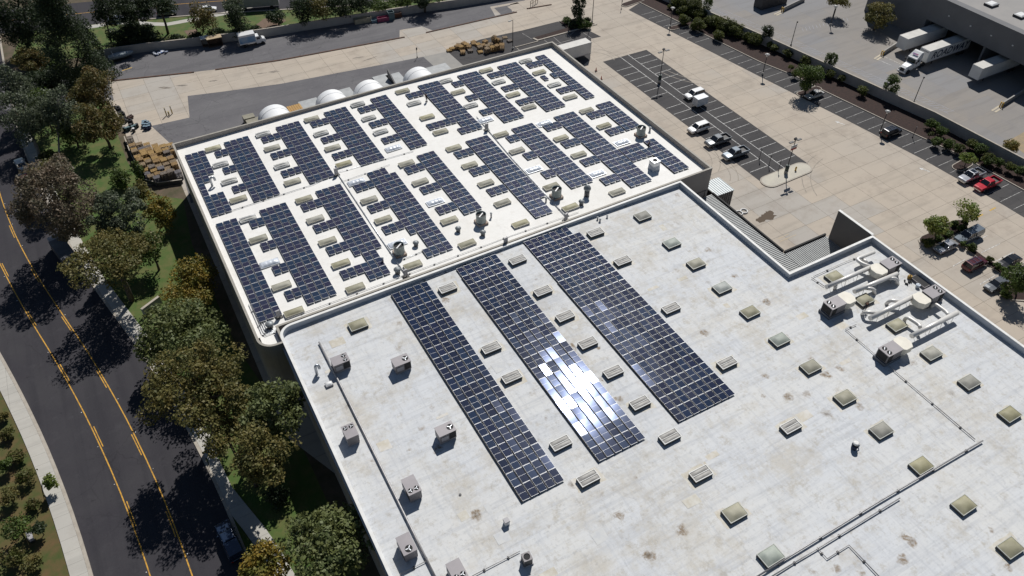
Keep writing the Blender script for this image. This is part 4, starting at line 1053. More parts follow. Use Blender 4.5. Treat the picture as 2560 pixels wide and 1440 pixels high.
# tools left near the parapet
p = RP(2276, 690); t = thing('tool_bag', 'yellow tool bag lying with black tools by the right parapet', 'tool bag', p, .4)
MB().lathe((0, 0, 0), [(.3, 0), (.36, .25), (.28, .6)], 10).build('bag', M('ochre_canvas', (.42, .25, .05), (.3, .18, .04), .8, 4), t)
MB().tube([(-.25, 0, .55), (0, 0, .85), (.25, 0, .55)], .04, 6).build('handle', BLACK, t)
p = RP(2270, 700); m = MB()
for k in range(6): m.box((p[0] + random.uniform(-.7, .7), p[1] + random.uniform(-.4, .4), p[2] + .12), (random.uniform(.2, .5), .16, .22), rz=random.random() * 3)
tag(m.build('tool_pile', BLACK), 'scatter of small dark tools by the yellow bag', 'tools', None, 'stuff')
p = RP(2296, 712); t = thing('bucket', 'pale blue bucket beside the right parapet ducted unit', 'bucket', p)
MB().lathe((0, 0, 0), [(.26, 0), (.33, .55)], 12).build('pail', M('pale_blue_plastic', (.5, .56, .62)), t); MB().tube([(-.33, 0, .5), (0, 0, .8), (.33, 0, .5)], .02, 5).build('handle', STEEL, t)
p = RP(2302, 701); t = thing('roof_hatch', 'open dark roof hatch against the right parapet', 'hatch', p, 0)
MB().box((0, 0, .2), (1.3, 2.6, .4)).build('curb', HV, t); MB().box((0, 0, .405), (1.1, 2.4, .02)).build('opening', BLACK, t)
# ---------------------------------------------------------------- vehicles
def paint(name, c, rough=.25, metal=.3):
    return M('paint_' + name, c, tuple(x * .93 for x in c), rough, .6, metal, coat=.6)
PAINTS = dict(white=paint('white', (.74, .74, .73), .3, 0), silver=paint('silver', (.42, .43, .45), .25, .5), black=paint('black', (.012, .012, .014)), red=paint('red', (.50, .012, .025), .25, .1),
    maroon=paint('maroon', (.085, .016, .022)), navy=paint('navy', (.014, .028, .06)), grey=paint('grey', (.13, .14, .15)), steelblue=paint('steelblue', (.16, .19, .22)), champagne=paint('champagne', (.50, .48, .44), .3, .2), darkgreen=paint('darkgreen', (.03, .045, .035)))
TYRE = BLACK; TRIM = M('black_trim', (.02, .02, .022), (.015, .015, .016), .6, 2)
SPEC = dict(
 sedan=dict(L=4.75, W=1.82, body=[(-2.37, .42, .62, .70), (-2.3, .25, .86, .84), (-1.5, .2, .95, .91), (-.3, .2, .93, .91), (.9, .2, .92, .91), (1.7, .22, .84, .89), (2.2, .25, .74, .82), (2.37, .36, .58, .66)],
    cab=(-1.75, 1.15, -1.05, .25, .90, 1.43), wheels=(-1.4, 1.42), wr=.33),
 suv=dict(L=4.8, W=1.9, body=[(-2.4, .45, .85, .76), (-2.33, .28, 1.05, .88), (-1.2, .25, 1.08, .95), (.8, .25, 1.06, .95), (1.2, .25, 1.03, .94), (2.0, .28, .97, .90), (2.33, .32, .86, .84), (2.4, .42, .72, .74)],
    cab=(-2.3, 1.25, -2.05, .5, 1.03, 1.74), wheels=(-1.42, 1.45), wr=.37),
 pickup=dict(L=5.85, W=2.0, body=[(-2.92, .5, .72, .92), (-2.85, .42, .82, .97), (-.75, .35, .84, .99), (-.7, .35, 1.16, .99), (.95, .35, 1.16, .99), (1.5, .35, 1.14, .98), (2.6, .38, 1.08, .94), (2.85, .42, .98, .90), (2.93, .5, .82, .82)],
    cab=(-.78, 1.45, -.6, .72, 1.13, 1.88), wheels=(-1.85, 1.8), wr=.41))
def car_parts(kind, col, rack=False, shell=False, sunroof=False):
    S = SPEC[kind]; t = thing('car', 'x', 'car'); pm = PAINTS[col]; W = S['W']
    m = MB(); rings = []
    for x, z0, z1, hw in S['body']:
        prof = [(-hw * .86, z0), (hw * .86, z0), (hw, z0 + (z1 - z0) * .3), (hw, z0 + (z1 - z0) * .72), (hw * .9, z1), (0, z1 + .025), (-hw * .9, z1), (-hw, z0 + (z1 - z0) * .72), (-hw, z0 + (z1 - z0) * .3)]
        rings.append([m.bm.verts.new((x, y, z)) for y, z in prof])
    m.loft(rings, True, True, False); body = m.build('body', pm, t)
    xb0, xb1, xt0, xt1, z0, z1 = S['cab']; hb, ht = W / 2 * .93, W / 2 * .74
    m = MB(); lo = [(xb0, -hb * .95), (xb1, -hb * .9), (xb1, hb * .9), (xb0, hb * .95)]; hi = [(xt0, -ht), (xt1, -ht), (xt1, ht), (xt0, ht)]
    m.loft([[m.bm.verts.new((*p, z0 - .03)) for p in lo], [m.bm.verts.new((*p, z1 - .04)) for p in hi]]); m.build('window_glass', GLASSD, t)
    m = MB(); m.loft([[m.bm.verts.new((x * 1.0, y * 1.03, z1 - .05)) for x, y in hi], [m.bm.verts.new((x * 1.0, y * 1.0, z1)) for x, y in hi], [m.bm.verts.new(((xt0 + xt1) / 2 + (x - (xt0 + xt1) / 2) * .86, y * .84, z1 + .035)) for x, y in hi]])
    rf = m.build('roof', pm, t)
    for (a, b) in zip(lo, hi): MB().tube([(a[0], a[1], z0), (b[0], b[1], z1 - .03)], .05, 5).build('pillar', pm, t)
    mid = -.15 if kind != 'sedan' else -.35
    for s in (-1, 1): MB().tube([(mid, s * hb * .95, z0), (mid - .03, s * ht * 1.02, z1 - .03)], .05, 5).build('pillar', pm, t)
    for x in S['wheels']:
        for s in (-1, 1):
            w = MB().cyl((x, s * (W / 2 - .24), S['wr']), (x, s * (W / 2 + .0), S['wr']), S['wr'], n=14).build('wheel', TYRE, t)
            MB().cyl((x, s * (W / 2 - .02), S['wr']), (x, s * (W / 2 + .012), S['wr']), S['wr'] * .62, n=10).build('rim', CHROME, w)
    xf = S['body'][-1][0]; xr = S['body'][0][0]; zf = (S['body'][-2][2]) - .12; zr = S['body'][1][2] - .14
    for s in (-1, 1):
        MB().box((xf - .16, s * W * .355, zf), (.16, .34, .15)).build('headlight', LAMPG, t)
        MB().box((xr + .05, s * W * .38, zr), (.12, .26, .18)).build('taillight', REDL, t)
        MB().box((xb1 - .45, s * (W / 2 + .06), z0 + .1), (.14, .2, .15)).build('mirror', pm, t)
    MB().box((xf - .06, 0, zf - .05), (.1, W * .42, .2)).build('grille', TRIM, t)
    MB().box((xf - .05, 0, S['body'][-1][1] + .05), (.14, W * .8, .16)).build('bumper', CHROME if kind == 'pickup' else TRIM, t)
    if kind == 'pickup':
        b = MB(); x0, x1 = -2.9, -.74
        for s in (-1, 1): b.box(((x0 + x1) / 2, s * .93, 1.03), (x1 - x0, .12, .42))
        b.box((x0 + .05, 0, 1.03), (.1, 1.74, .42)); b.build('cargo_bed', pm, t)
        MB().box(((x0 + x1) / 2, 0, .865), (x1 - x0 - .1, 1.7, .03)).build('bed_floor', TRIM, t)
        if shell:
            m = MB(); a = [(x0, -.97), (x1, -.97), (x1, .97), (x0, .97)]; c = [(x0 + .12, -.8), (x1, -.8), (x1, .8), (x0 + .12, .8)]
            m.loft([[m.bm.verts.new((*p, 1.24)) for p in a], [m.bm.verts.new((*p, 1.86)) for p in c]]); m.build('camper_shell', pm, t)
    if rack:
        m = MB()
        for s in (-1, 1): m.box(((xt0 + xt1) / 2, s * ht * .8, z1 + .08), ((xt1 - xt0) * .9, .05, .05))
        for k in range(3): m.box((xt0 + .3 + k * (xt1 - xt0 - .6) / 2, 0, z1 + .1), (.06, ht * 1.6, .04))
        m.build('roof_rack', CHROME, t)
    if sunroof: MB().box(((xt0 + xt1) / 2, 0, z1 + .04), ((xt1 - xt0) * .62, ht * 1.25, .02)).build('sunroof', GLASSD, t)
    return t
CARS = [ # kind, colour, px, py, heading, name, label, category, options
 ('suv', 'white', 1736, 236, 180, 'parked_car', 'white car parked behind the small white cargo trailer', {}),
 ('suv', 'white', 1746, 320, 180, 'parked_suv', 'boxy white off-road wagon in the middle lot', {}),
 ('pickup', 'grey', 1794, 352, 180, 'pickup_truck', 'silver grey pickup between the white wagon and darker pickup', {}),
 ('pickup', 'steelblue', 1838, 384, 180, 'pickup_truck', 'dark pickup nearest the yard island in the middle lot', {}),
 ('sedan', 'champagne', 2036, 236, 180, 'parked_car', 'pale car parked beneath the round green tree', {}),
 ('suv', 'black', 2229, 330, 0, 'parked_suv', 'black wagon with roof rack parked alone under a lamp post', dict(rack=True)),
 ('pickup', 'silver', 2428, 440, 180, 'pickup_truck', 'silver pickup with dark sunroof beside the red one', dict(sunroof=True)),
 ('pickup', 'red', 2468, 461, 180, 'pickup_truck', 'bright red pickup at the foot of the bank', dict(sunroof=False)),
 ('pickup', 'steelblue', 2421, 590, 180, 'pickup_truck', 'grey pickup with shiny camper shell beside the tree island', dict(shell=True)),
 ('sedan', 'silver', 2365, 616, 180, 'parked_car', 'silver sedan in the tree shadow by the island', {}),
 ('suv', 'maroon', 2437, 660, 0, 'parked_suv', 'maroon wagon with roof rails in the right lot', dict(rack=True)),
 ('sedan', 'black', 2524, 653, 180, 'parked_car', 'black sedan facing the narrow planted island', {}),
 ('sedan', 'grey', 2492, 710, 180, 'parked_car', 'dark grey sedan half under the tree at right edge', {}),
 ('sedan', 'grey', 2562, 678, 180, 'parked_car', 'grey car cut by the right picture edge', {}),
 ('sedan', 'champagne', 52, 410, 99, 'parked_car', 'pale sedan parked at the left road kerb', {}),
 ('sedan', 'maroon', 60, 447, 101, 'parked_car', 'dark red car behind the pale sedan, under the tree', {}),
 ('pickup', 'navy', 575, 1352, 96, 'pickup_truck', 'dark blue pickup in deep tree shade on the road', dict(shell=True)),
 ('sedan', 'silver', 291, 47, -14, 'parked_car', 'silver sedan on the far street behind dark trees', {}),
 ('suv', 'grey', 417, 31, -16, 'parked_suv', 'dark wagon on the far street at the big tree', {}),
 ('sedan', 'white', 518, 22, -17, 'parked_car', 'white sedan on the far street behind the golden tree', {}),
]
for kind, col, x, y, h, nm, lab, op in CARS:
    t = car_parts(kind, col, **op); p = P(x, y, .7); t.location = (p[0], p[1], .03); t.rotation_euler = (0, 0, R(h))
    t.name = nm; t['label'] = lab; t['category'] = {'parked_suv': 'suv', 'pickup_truck': 'pickup truck'}.get(nm, 'car')
# small cargo trailer
p = P(1750, 256, .9); t = thing('cargo_trailer', 'small white box trailer beside the white car', 'trailer', (p[0], p[1], .03), R(180))
MB().box((0, 0, 1.45), (2.9, 1.75, 1.8)).build('box', M('trailer_white', (.66, .68, .70), (.58, .6, .62), .45, 1), t, bevel=.04)
for s in (-1, 1):
    w = MB().cyl((-.2, s * .8, .33), (-.2, s * .98, .33), .33).build('wheel', TYRE, t); MB().cyl((-.2, s * .97, .33), (-.2, s * .995, .33), .18).build('rim', CHROME, w)
MB().tube([(1.4, .5, .5), (2.5, 0, .5), (1.4, -.5, .5)], .05, 6).build('drawbar', DSTEEL, t)
# long box trailer behind the far warehouse
def semi_trailer(x, y, rz, lab, L=14.5, side='white', text=None, nm='semi_trailer'):
    t = thing(nm, lab, 'trailer', (x, y, .03), R(rz))
    WM = M('trailer_skin', (.66, .66, .65), (.58, .58, .57), .5, .5)
    MB().box((0, 0, 2.6), (L, 2.55, 2.85)).build('box', WM, t)
    MB().box((0, 0, 4.045), (L - .1, 2.45, .03)).build('roof', M('trailer_roof', (.55, .53, .49), (.45, .44, .41), .6, .6), t)
    m = MB()
    for k in (-1, 1): m.box((0, k * 1.27, 4.03), (L + .02, .06, .1)); m.box((0, k * 1.27, 1.22), (L + .02, .06, .14))
    m.build('rail', GREYM, t)
    m = MB()
    for k in range(int(L / .6)):
        for s in (-1, 1): m.box((-L / 2 + .3 + k * .6, s * 1.28, 2.6), (.03, .02, 2.6))
    m.build('side_post', WM, t)['kind'] = 'stuff'
    for xx in (-L / 2 + 1.5, -L / 2 + 2.8):
        for s in (-1, 1): MB().cyl((xx, s * .75, .5), (xx, s * 1.22, .5), .5).build('wheel', TYRE, t)
    for s in (-1, 1): MB().box((L / 2 - 3, s * .8, .6), (.15, .15, 1.2)).build('landing_leg', DSTEEL, t)
    def letters(cu, loc, rot):
        o = bpy.data.objects.new('lettering', cu); COL.objects.link(o); me = bpy.data.meshes.new_from_object(o); bpy.data.objects.remove(o)
        me.materials.clear(); me.materials.append(M('navy_lettering', (.02, .025, .06)))
        o = bpy.data.objects.new('lettering', me); COL.objects.link(o); o.parent = t; o.location = loc; o.rotation_euler = rot
    if text:
        for s in (-1, 1):
            cu = bpy.data.curves.new('lettering', 'FONT'); cu.body = text; cu.size = 2.35; cu.align_x = 'CENTER'; cu.align_y = 'CENTER'; cu.shear = .25; cu.extrude = .01; cu.offset = .035; cu.space_character = 1.08
            letters(cu, (-.2, s * 1.315, 2.55), (R(90), 0, 0 if s < 0 else R(180)))
        cu = bpy.data.curves.new('lettering', 'FONT'); cu.body = text; cu.size = .42; cu.align_x = 'CENTER'; cu.align_y = 'CENTER'; cu.extrude = .008
        letters(cu, (L / 2 + .012, 0, 3.6), (R(90), 0, R(90)))
    return t
semi_trailer(94.2, 141.8, 0, 'white box trailer parked behind the far warehouse corner', 11.4)
semi_trailer(173.6, 106.4, 180, 'leftmost white trailer backed to the dock, no lettering', 14.6)
semi_trailer(173.3, 99.7, 180, 'white trailer with big dark lettering, coupled to the tractor', 14.8, text='ROADWAY')
semi_trailer(176.8, 88.4, 180, 'rightmost white trailer backed to the dock, no lettering', 14.6)
# tractor unit
t = thing('truck_tractor', 'white truck tractor in front of the lettered trailer', 'truck', (161.6, 99.5, .03), R(188))
PW = PAINTS['white']
m = MB(); rings = []
for x, hw, z1 in ((-.2, 1.0, 2.0), (.9, .98, 1.95), (2.2, .85, 1.75), (2.75, .75, 1.45), (2.9, .7, 1.0)):
    rings.append([m.bm.verts.new((x, y, z)) for y, z in ((-hw, .6), (hw, .6), (hw, z1 - .25), (hw * .8, z1), (-hw * .8, z1), (-hw, z1 - .25))])
m.loft(rings); m.build('hood', PW, t)
MB().box((-1.3, 0, 2.0), (2.4, 2.4, 2.3)).build('cab', PW, t, bevel=.1)
m = MB(); m.loft([[m.bm.verts.new(q) for q in ((-.15, -1.0, 2.1), (.15, -1.0, 2.05), (.15, 1.0, 2.05), (-.15, 1.0, 2.1))], [m.bm.verts.new(q) for q in ((-.4, -.95, 2.95), (-.12, -.95, 2.95), (-.12, .95, 2.95), (-.4, .95, 2.95))]]); m.build('windscreen', GLASSD, t)
m = MB(); lo = [(-2.5, -1.2), (-.2, -1.15), (-.2, 1.15), (-2.5, 1.2)]; hi = [(-2.5, -1.05), (-1.9, -1.0), (-1.9, 1.0), (-2.5, 1.05)]
m.loft([[m.bm.verts.new((*q, 3.1)) for q in lo], [m.bm.verts.new((*q, 4.1)) for q in hi]]); m.build('roof_fairing', PW, t)
MB().box((-.95, 0, 3.75), (.05, 1.3, .35), tilt=(0, R(-58))).build('fairing_sign', M('red_blue_sign', (.35, .04, .12), (.06, .06, .3), .5, 1), t)
MB().box((-3.3, 0, .85), (4.6, .9, .3)).build('chassis', DSTEEL, t)
for xx in (1.7, -3.2, -4.5):
    for s in (-1, 1): MB().cyl((xx, s * .72, .5), (xx, s * 1.2, .5), .5).build('wheel', TYRE, t)
for s in (-1, 1):
    MB().box((2.62, s * .72, 1.2), (.25, .3, .25)).build('headlight', LAMPG, t); MB().box((.1, s * 1.4, 2.4), (.15, .25, .6)).build('mirror', DSTEEL, t)
    MB().box((-1.0, s * 1.205, 2.4), (1.1, .03, .7)).build('side_window', GLASSD, t)
MB().box((2.9, 0, 1.15), (.06, .95, .8)).build('grille', TRIM, t); MB().box((2.95, 0, .6), (.25, 2.1, .35)).build('bumper', PW, t)
# box van
p = P(628, 103, .9); t = thing('box_van', 'white van with blue-sided box by the retaining wall', 'van', (p[0], p[1], .03), R(-3))
b = MB().box((-.9, 0, 2.0), (4.0, 2.2, 2.3)).build('cargo_box', PW, t, bevel=.05)
for s in (-1, 1): MB().box((-.9, s * 1.105, 1.9), (3.8, .02, 1.5)).build('side_graphic', M('blue_graphic', (.10, .24, .42), (.30, .40, .50), .5, .8), t)
m = MB(); rings = []
for x, z1, hw in ((1.1, 2.2, 1.0), (1.9, 2.2, .98), (2.55, 1.45, .95), (3.25, 1.25, .9), (3.4, .9, .85)):
    rings.append([m.bm.verts.new((x, y, z)) for y, z in ((-hw, .45), (hw, .45), (hw, z1 * .6), (hw * .88, z1), (-hw * .88, z1), (-hw, z1 * .6))])
m.loft(rings); m.build('cab', PW, t)
m = MB(); m.loft([[m.bm.verts.new(q) for q in ((1.92, -.8, 2.12), (2.52, -.85, 1.5), (2.52, .85, 1.5), (1.92, .8, 2.12))], [m.bm.verts.new(q) for q in ((1.97, -.8, 2.18), (2.6, -.85, 1.53), (2.6, .85, 1.53), (1.97, .8, 2.18))]]); m.build('windscreen', GLASSD, t)
for s in (-1, 1):
    MB().box((1.7, s * .985, 1.7), (.8, .03, .5)).build('side_window', GLASSD, t)
    for xx in (2.5, -1.8): MB().cyl((xx, s * .7, .38), (xx, s * 1.06, .38), .38).build('wheel', TYRE, t)
    MB().box((3.32, s * .65, .95), (.15, .3, .22)).build('headlight', LAMPG, t)
# covered boat, tarp and street trailers
p = P(303, 143, .6); t = thing('boat', 'blue-grey boat under cover on a trailer by the wall corner', 'boat', (p[0], p[1], .03), R(4))
m = MB(); rings = []
for x, hw, z0, z1 in ((-2.7, .9, .6, 1.3), (-1, 1.1, .5, 1.5), (.8, 1.05, .5, 1.5), (2.2, .6, .65, 1.4), (3.0, .08, .95, 1.3)):
    rings.append([m.bm.verts.new((x, y, z)) for y, z in ((-hw * .3, z0), (hw * .3, z0), (hw, z1 - .2), (hw * .6, z1 + .15), (-hw * .6, z1 + .15), (-hw, z1 - .2))])
m.loft(rings, smooth=True); m.build('hull', M('boat_cover', (.16, .21, .25), (.28, .32, .34), .5, 1.5), t)
MB().box((0, 0, .42), (4.5, 1.2, .1)).build('trailer_frame', DSTEEL, t)
MB().tube([(-1.6, -.9, 1.3), (-1.6, -.7, 2.2), (-1.6, .7, 2.2), (-1.6, .9, 1.3)], .05, 6).build('arch', STEEL, t)
for s in (-1, 1): MB().cyl((-.6, s * .8, .3), (-.6, s * 1.0, .3), .3).build('wheel', TYRE, t)
p = P(402, 132, .2); m = MB()
for k in range(14): m.box((p[0] + random.uniform(-1.4, 1.4), p[1] + random.uniform(-.5, .5), .15 + random.uniform(0, .25)), (random.uniform(.5, 1), random.uniform(.3, .6), .2), rz=random.random() * 3, tilt=(random.uniform(-.4, .4), random.uniform(-.4, .4)))
o = m.build('tarp_heap', M('blue_white_tarp', (.06, .16, .42), (.6, .62, .66), .6, 1.2, lo=.48, hi=.54)); tag(o, 'crumpled blue and white tarp lying by the wall', 'tarp')
p = P(640, 12, 1); t = thing('street_trailer', 'long dark trailer parked on the far street at top', 'trailer', (p[0], p[1], .03), R(-18))
MB().box((0, 0, 2.2), (12, 2.5, 2.6)).build('box', GREYM, t)
for xx in (-4, -2.8, 4): MB().cyl((xx, -1.0, .5), (xx, -1.25, .5), .5).build('wheel', TYRE, t)
p = P(166, 640, 1.3); t = thing('flatbed_truck', 'long dark truck parked under the trees on the left road', 'truck', (p[0], p[1], .03), R(103))
MB().box((-1.2, 0, 1.9), (9.0, 2.4, 2.2)).build('cargo_body', M('dark_truck_body', (.05, .052, .058), (.09, .09, .1), .5, .6), t)
MB().box((-1.2, 0, 3.02), (8.9, 2.3, .05)).build('body_roof', M('dusty_truck_roof', (.12, .125, .14), (.08, .08, .09), .6, .8), t)
MB().box((4.5, 0, 1.5), (2.0, 2.2, 2.0), taper=.9).build('cab', GREYM, t, bevel=.1); MB().box((5.35, 0, 1.9), (.1, 1.8, .7)).build('windscreen', GLASSD, t)
for xx in (4.3, -3, -4.2):
    for s in (-1, 1): MB().cyl((xx, s * .8, .5), (xx, s * 1.2, .5), .5).build('wheel', TYRE, t)
# things along the retaining wall
def crate_row(px, py, L, W, H, mat, name, lab, cat, rz=-3, slats=0):
    p = P(px, py, H / 2); t = thing(name, lab, cat, (p[0], p[1], .02), R(rz))
    m = MB()
    for s in (-1, 1): m.box((0, s * (W / 2 - .05), H / 2), (L, .1, H)); m.box((s * (L / 2 - .05), 0, H / 2), (.1, W - .2, H))
    m.box((0, 0, .12), (L - .2, W - .2, .1)); m.build('side', mat, t)
    m = MB()
    for k in range(int(L / .9) + 1):
        for s in (-1, 1): m.box((-L / 2 + .1 + k * .9, s * (W / 2 + .02), H / 2), (.08, .06, H))
    m.build('rib', mat, t)['kind'] = 'stuff'
    return t
crate_row(907, 50, 4.4, 1.4, 1.3, M('tan_bin', (.40, .36, .25), (.3, .27, .2), .7, 1.5), 'open_bin', 'long tan open bin against the retaining wall', 'bin', -6)
crate_row(957, 47, 3.0, 1.3, 1.0, M('magenta_bin', (.32, .06, .13), (.25, .05, .1), .6, 1.5), 'open_bin', 'magenta open bin against the retaining wall', 'bin', -6)
crate_row(977, 38, 1.6, 1.5, 2.0, M('teal_dumpster', (.10, .16, .17), (.07, .11, .12), .6, 1.5), 'dumpster', 'dark teal dumpster right of the magenta bin', 'dumpster', -6)
crate_row(993, 36, 1.9, 1.5, 1.2, M('rust_bin', (.12, .055, .03), (.07, .035, .02), .8, 1.5), 'open_bin', 'rusty brown bin right of the teal dumpster', 'bin', -6)
crate_row(935, 52, 1.4, 1.0, .7, M('blue_grey_bin', (.14, .22, .28), (.1, .16, .2), .6, 1.5), 'open_bin', 'small blue-grey bin between tan and magenta bins', 'bin', -6)
crate_row(1036, 22, 3.4, 1.5, .9, M('rust_red_bin', (.22, .08, .045), (.14, .05, .03), .8, 1.5), 'open_bin', 'rust-red low bin alone further along the wall', 'bin', -8)
for px, w, h, lab, mat in ((537, 3.4, 2.1, 'tan-topped wooden container left of the box van', M('tan_ply', (.42, .33, .20), (.36, .28, .18), .8, .6)), (513, 1.7, 2.0, 'narrow white-topped container left of the tan container', WHITEM)):
    p = P(px, 104, 1.0); t = thing('container', lab, 'container', (p[0], p[1], .02), R(-3))
    m = MB()
    for s in (-1, 1): m.box((s * (w / 2 - .05), 0, h / 2), (.1, 1.7, h))
    m.box((0, .82, h / 2), (w - .2, .06, h)); m.box((0, 0, .1), (w - .2, 1.6, .1)); m.build('side', M('brown_ply', (.10, .06, .04), (.07, .045, .03), .8, 1), t)
    MB().box((0, 0, h + .06), (w + .2, 1.9, .1)).build('lid', mat, t)
# bollards in the yard
for x, y, h, r, lab in ((417, 289, 1.5, .12, 'tall yellow bollard with white bands, left of the pair'), (431, 284, 1.5, .12, 'tall yellow bollard with white bands, right of the pair'), (423, 288, .7, .14, 'short yellow bollard between the two tall ones')):
    p = P(x, y); t = thing('bollard', lab, 'bollard', (p[0], p[1], .02))
    MB().cyl((0, 0, 0), (0, 0, h * 1.25), r).build('post', M('ochre_bollard', (.42, .32, .10), (.3, .22, .07), .7, 2), t)
    if h > 1:
        for z in (1.25, 1.65): MB().cyl((0, 0, z), (0, 0, z + .2), r * 1.06).build('white_band', WHITEM, t)
p = P(1988, 428); t = thing('hydrant', 'small yellow hydrant on the concrete island', 'hydrant', (p[0], p[1], .17))
MB().lathe((0, 0, 0), [(.2, 0), (.15, .08), (.15, .6), (.2, .65), (.1, .85), (.03, .95)], 10).build('barrel', YELM, t); MB().cyl((-.25, 0, .55), (.25, 0, .55), .07).build('nozzle', YELM, t)
p = P(1200 + 1100 / 3.6, 700 / 3.6); 
for x, y, lab in ((1503, 199, 'small red cone by the warehouse side, near one'), (1490, 178, 'small red cone by the warehouse side, far one')):
    p = P(x, y); t = thing('traffic_cone', lab, 'cone', (p[0], p[1], .02)); MB().box((0, 0, .04), (.5, .5, .06)).build('base', BLACK, t); MB().cyl((0, 0, .06), (0, 0, .95), .18, .04).build('cone', M('red_plastic', (.4, .05, .03)), t)
# white ring hose by the canopy
p = P(1855, 531); t = thing('hose_coil', 'white coiled hose lying at the canopy edge', 'hose', (p[0], p[1], .03))
for dx in (-.7, .45):
    MB().tube([(dx + .62 * math.cos(q), .62 * math.sin(q), .12) for q in (2 * math.pi * k / 18 for k in range(19))], .12, 6).build('coil', WHITEM, t)
# ---------------------------------------------------------------- white fabric dock tunnels
FAB = M('white_tunnel_fabric', (.80, .80, .79), (.72, .73, .74), .5, .5)
def tunnel(px, py, lab):
    a = P(px, py, 4.6); x = a[0]; t = thing('dock_tunnel', lab, 'dock tunnel', (x, 133.75, 0), 0, 'white fabric dock tunnels')
    Wd, Lg, H = 7.3, 15.3, 4.6
    m = MB(); rings = []
    for k in range(9):
        y = Lg * k / 8; s = 1.0 if k < 8 else .97
        rings.append([m.bm.verts.new((Wd / 2 * math.cos(q) * s, y, H * s * max(0, math.sin(q)) ** .75 + .1)) for q in (math.pi * j / 16 for j in range(17))])
    m.loft(rings, False, False, True); m.build('fabric', FAB, t)
    for k in (1, 3, 5, 7):
        y = Lg * k / 8
        MB().tube([(Wd / 2 * math.cos(q) * 1.004, y, H * max(0, math.sin(q)) ** .75 + .105) for q in (math.pi * j / 16 for j in range(17))], .05, 5).build('hoop', M('seam_fabric', (.62, .63, .65), (.55, .56, .58), .5, 1), t)
    m = MB(); f = [(Wd / 2 * math.cos(q) * .96, Lg - .05, H * .96 * max(0, math.sin(q)) ** .75 + .1) for q in (math.pi * j / 16 for j in range(17))]; m.face(f); m.build('end_wall', M('tunnel_end_fabric', (.68, .69, .70), (.6, .61, .62), .6, 1), t)
tunnel(681, 268, 'leftmost white fabric tunnel, between tan bins and brown crate')
tunnel(822, 226, 'white fabric tunnel second from left, beside the brown crate')
tunnel(915, 200, 'white fabric tunnel third from left')
tunnel(1041, 170, 'rightmost white fabric tunnel, farthest along the wall')
def dock_block(px, py, z, w, d, mat, lab, name='dock_platform', cat='platform'):
    a = P(px, py, z); o = MB().box((a[0], a[1], z / 2), (w, d, z)).build(name, mat, None, bevel=.03); tag(o, lab, cat)
    MB().box((a[0], a[1] + d / 2 + .04, z * .8), (w * .8, .08, .2)).build('bumper_strip', BLACK, o); return o
GB = M('grey_dock_steel', (.36, .37, .37), (.28, .29, .29), .6, .8)
dock_block(776, 261, 1.3, 4.2, 4.6, GB, 'grey dock platform left of the second fabric tunnel')
dock_block(870, 237, 1.3, 3.0, 6, GB, 'grey dock platform between second and third fabric tunnels')
dock_block(963, 205, 1.3, 3.6, 7, GB, 'grey dock platform right of the third fabric tunnel')
dock_block(995, 201, 1.3, 3.4, 7, GB, 'grey dock platform left of the rightmost fabric tunnel')
dock_block(1096, 173, 1.2, 5.5, 4, GB, 'grey dock platform right of the rightmost fabric tunnel')
TB = M('tan_dumpster_paint', (.25, .23, .17), (.19, .175, .13), .6, 1)
o = dock_block(621, 290, 1.6, 2.4, 1.7, TB, 'tan dumpster farther from the wall, left of the fabric tunnels', 'dumpster', 'dumpster')
o = dock_block(636, 300, 1.4, 3.4, 2.0, TB, 'tan dumpster against the wall, left of the fabric tunnels', 'dumpster', 'dumpster')
o = dock_block(737, 270, 1.8, 3.0, 2.6, M('brown_crate_wood', (.38, .22, .07), (.30, .17, .06), .8, 1.2), 'brown wooden crate between first and second fabric tunnels', 'wooden_crate', 'crate')
m = MB(); a = P(737, 270, 1.8)
for k in range(6): m.box((a[0] - 1.25 + k * .5, a[1], 1.83), (.36, 2.6, .05))
m.build('lid_plank', M('brown_crate_lid', (.45, .27, .09), (.36, .21, .07), .8, 2), o)
a = P(982, 203, 2); m = MB(); m.prism([(a[0], a[1] - 3), (a[0] + .3, a[1] - 3), (a[0] + .3, a[1] + 3), (a[0], a[1] + 3)], 0, lambda x, y: 1.0 + 2.6 * (y - a[1] + 3) / 6); tag(m.build('wall_fin', DSTEEL), 'dark sloped fin between the grey dock platforms', 'fin')
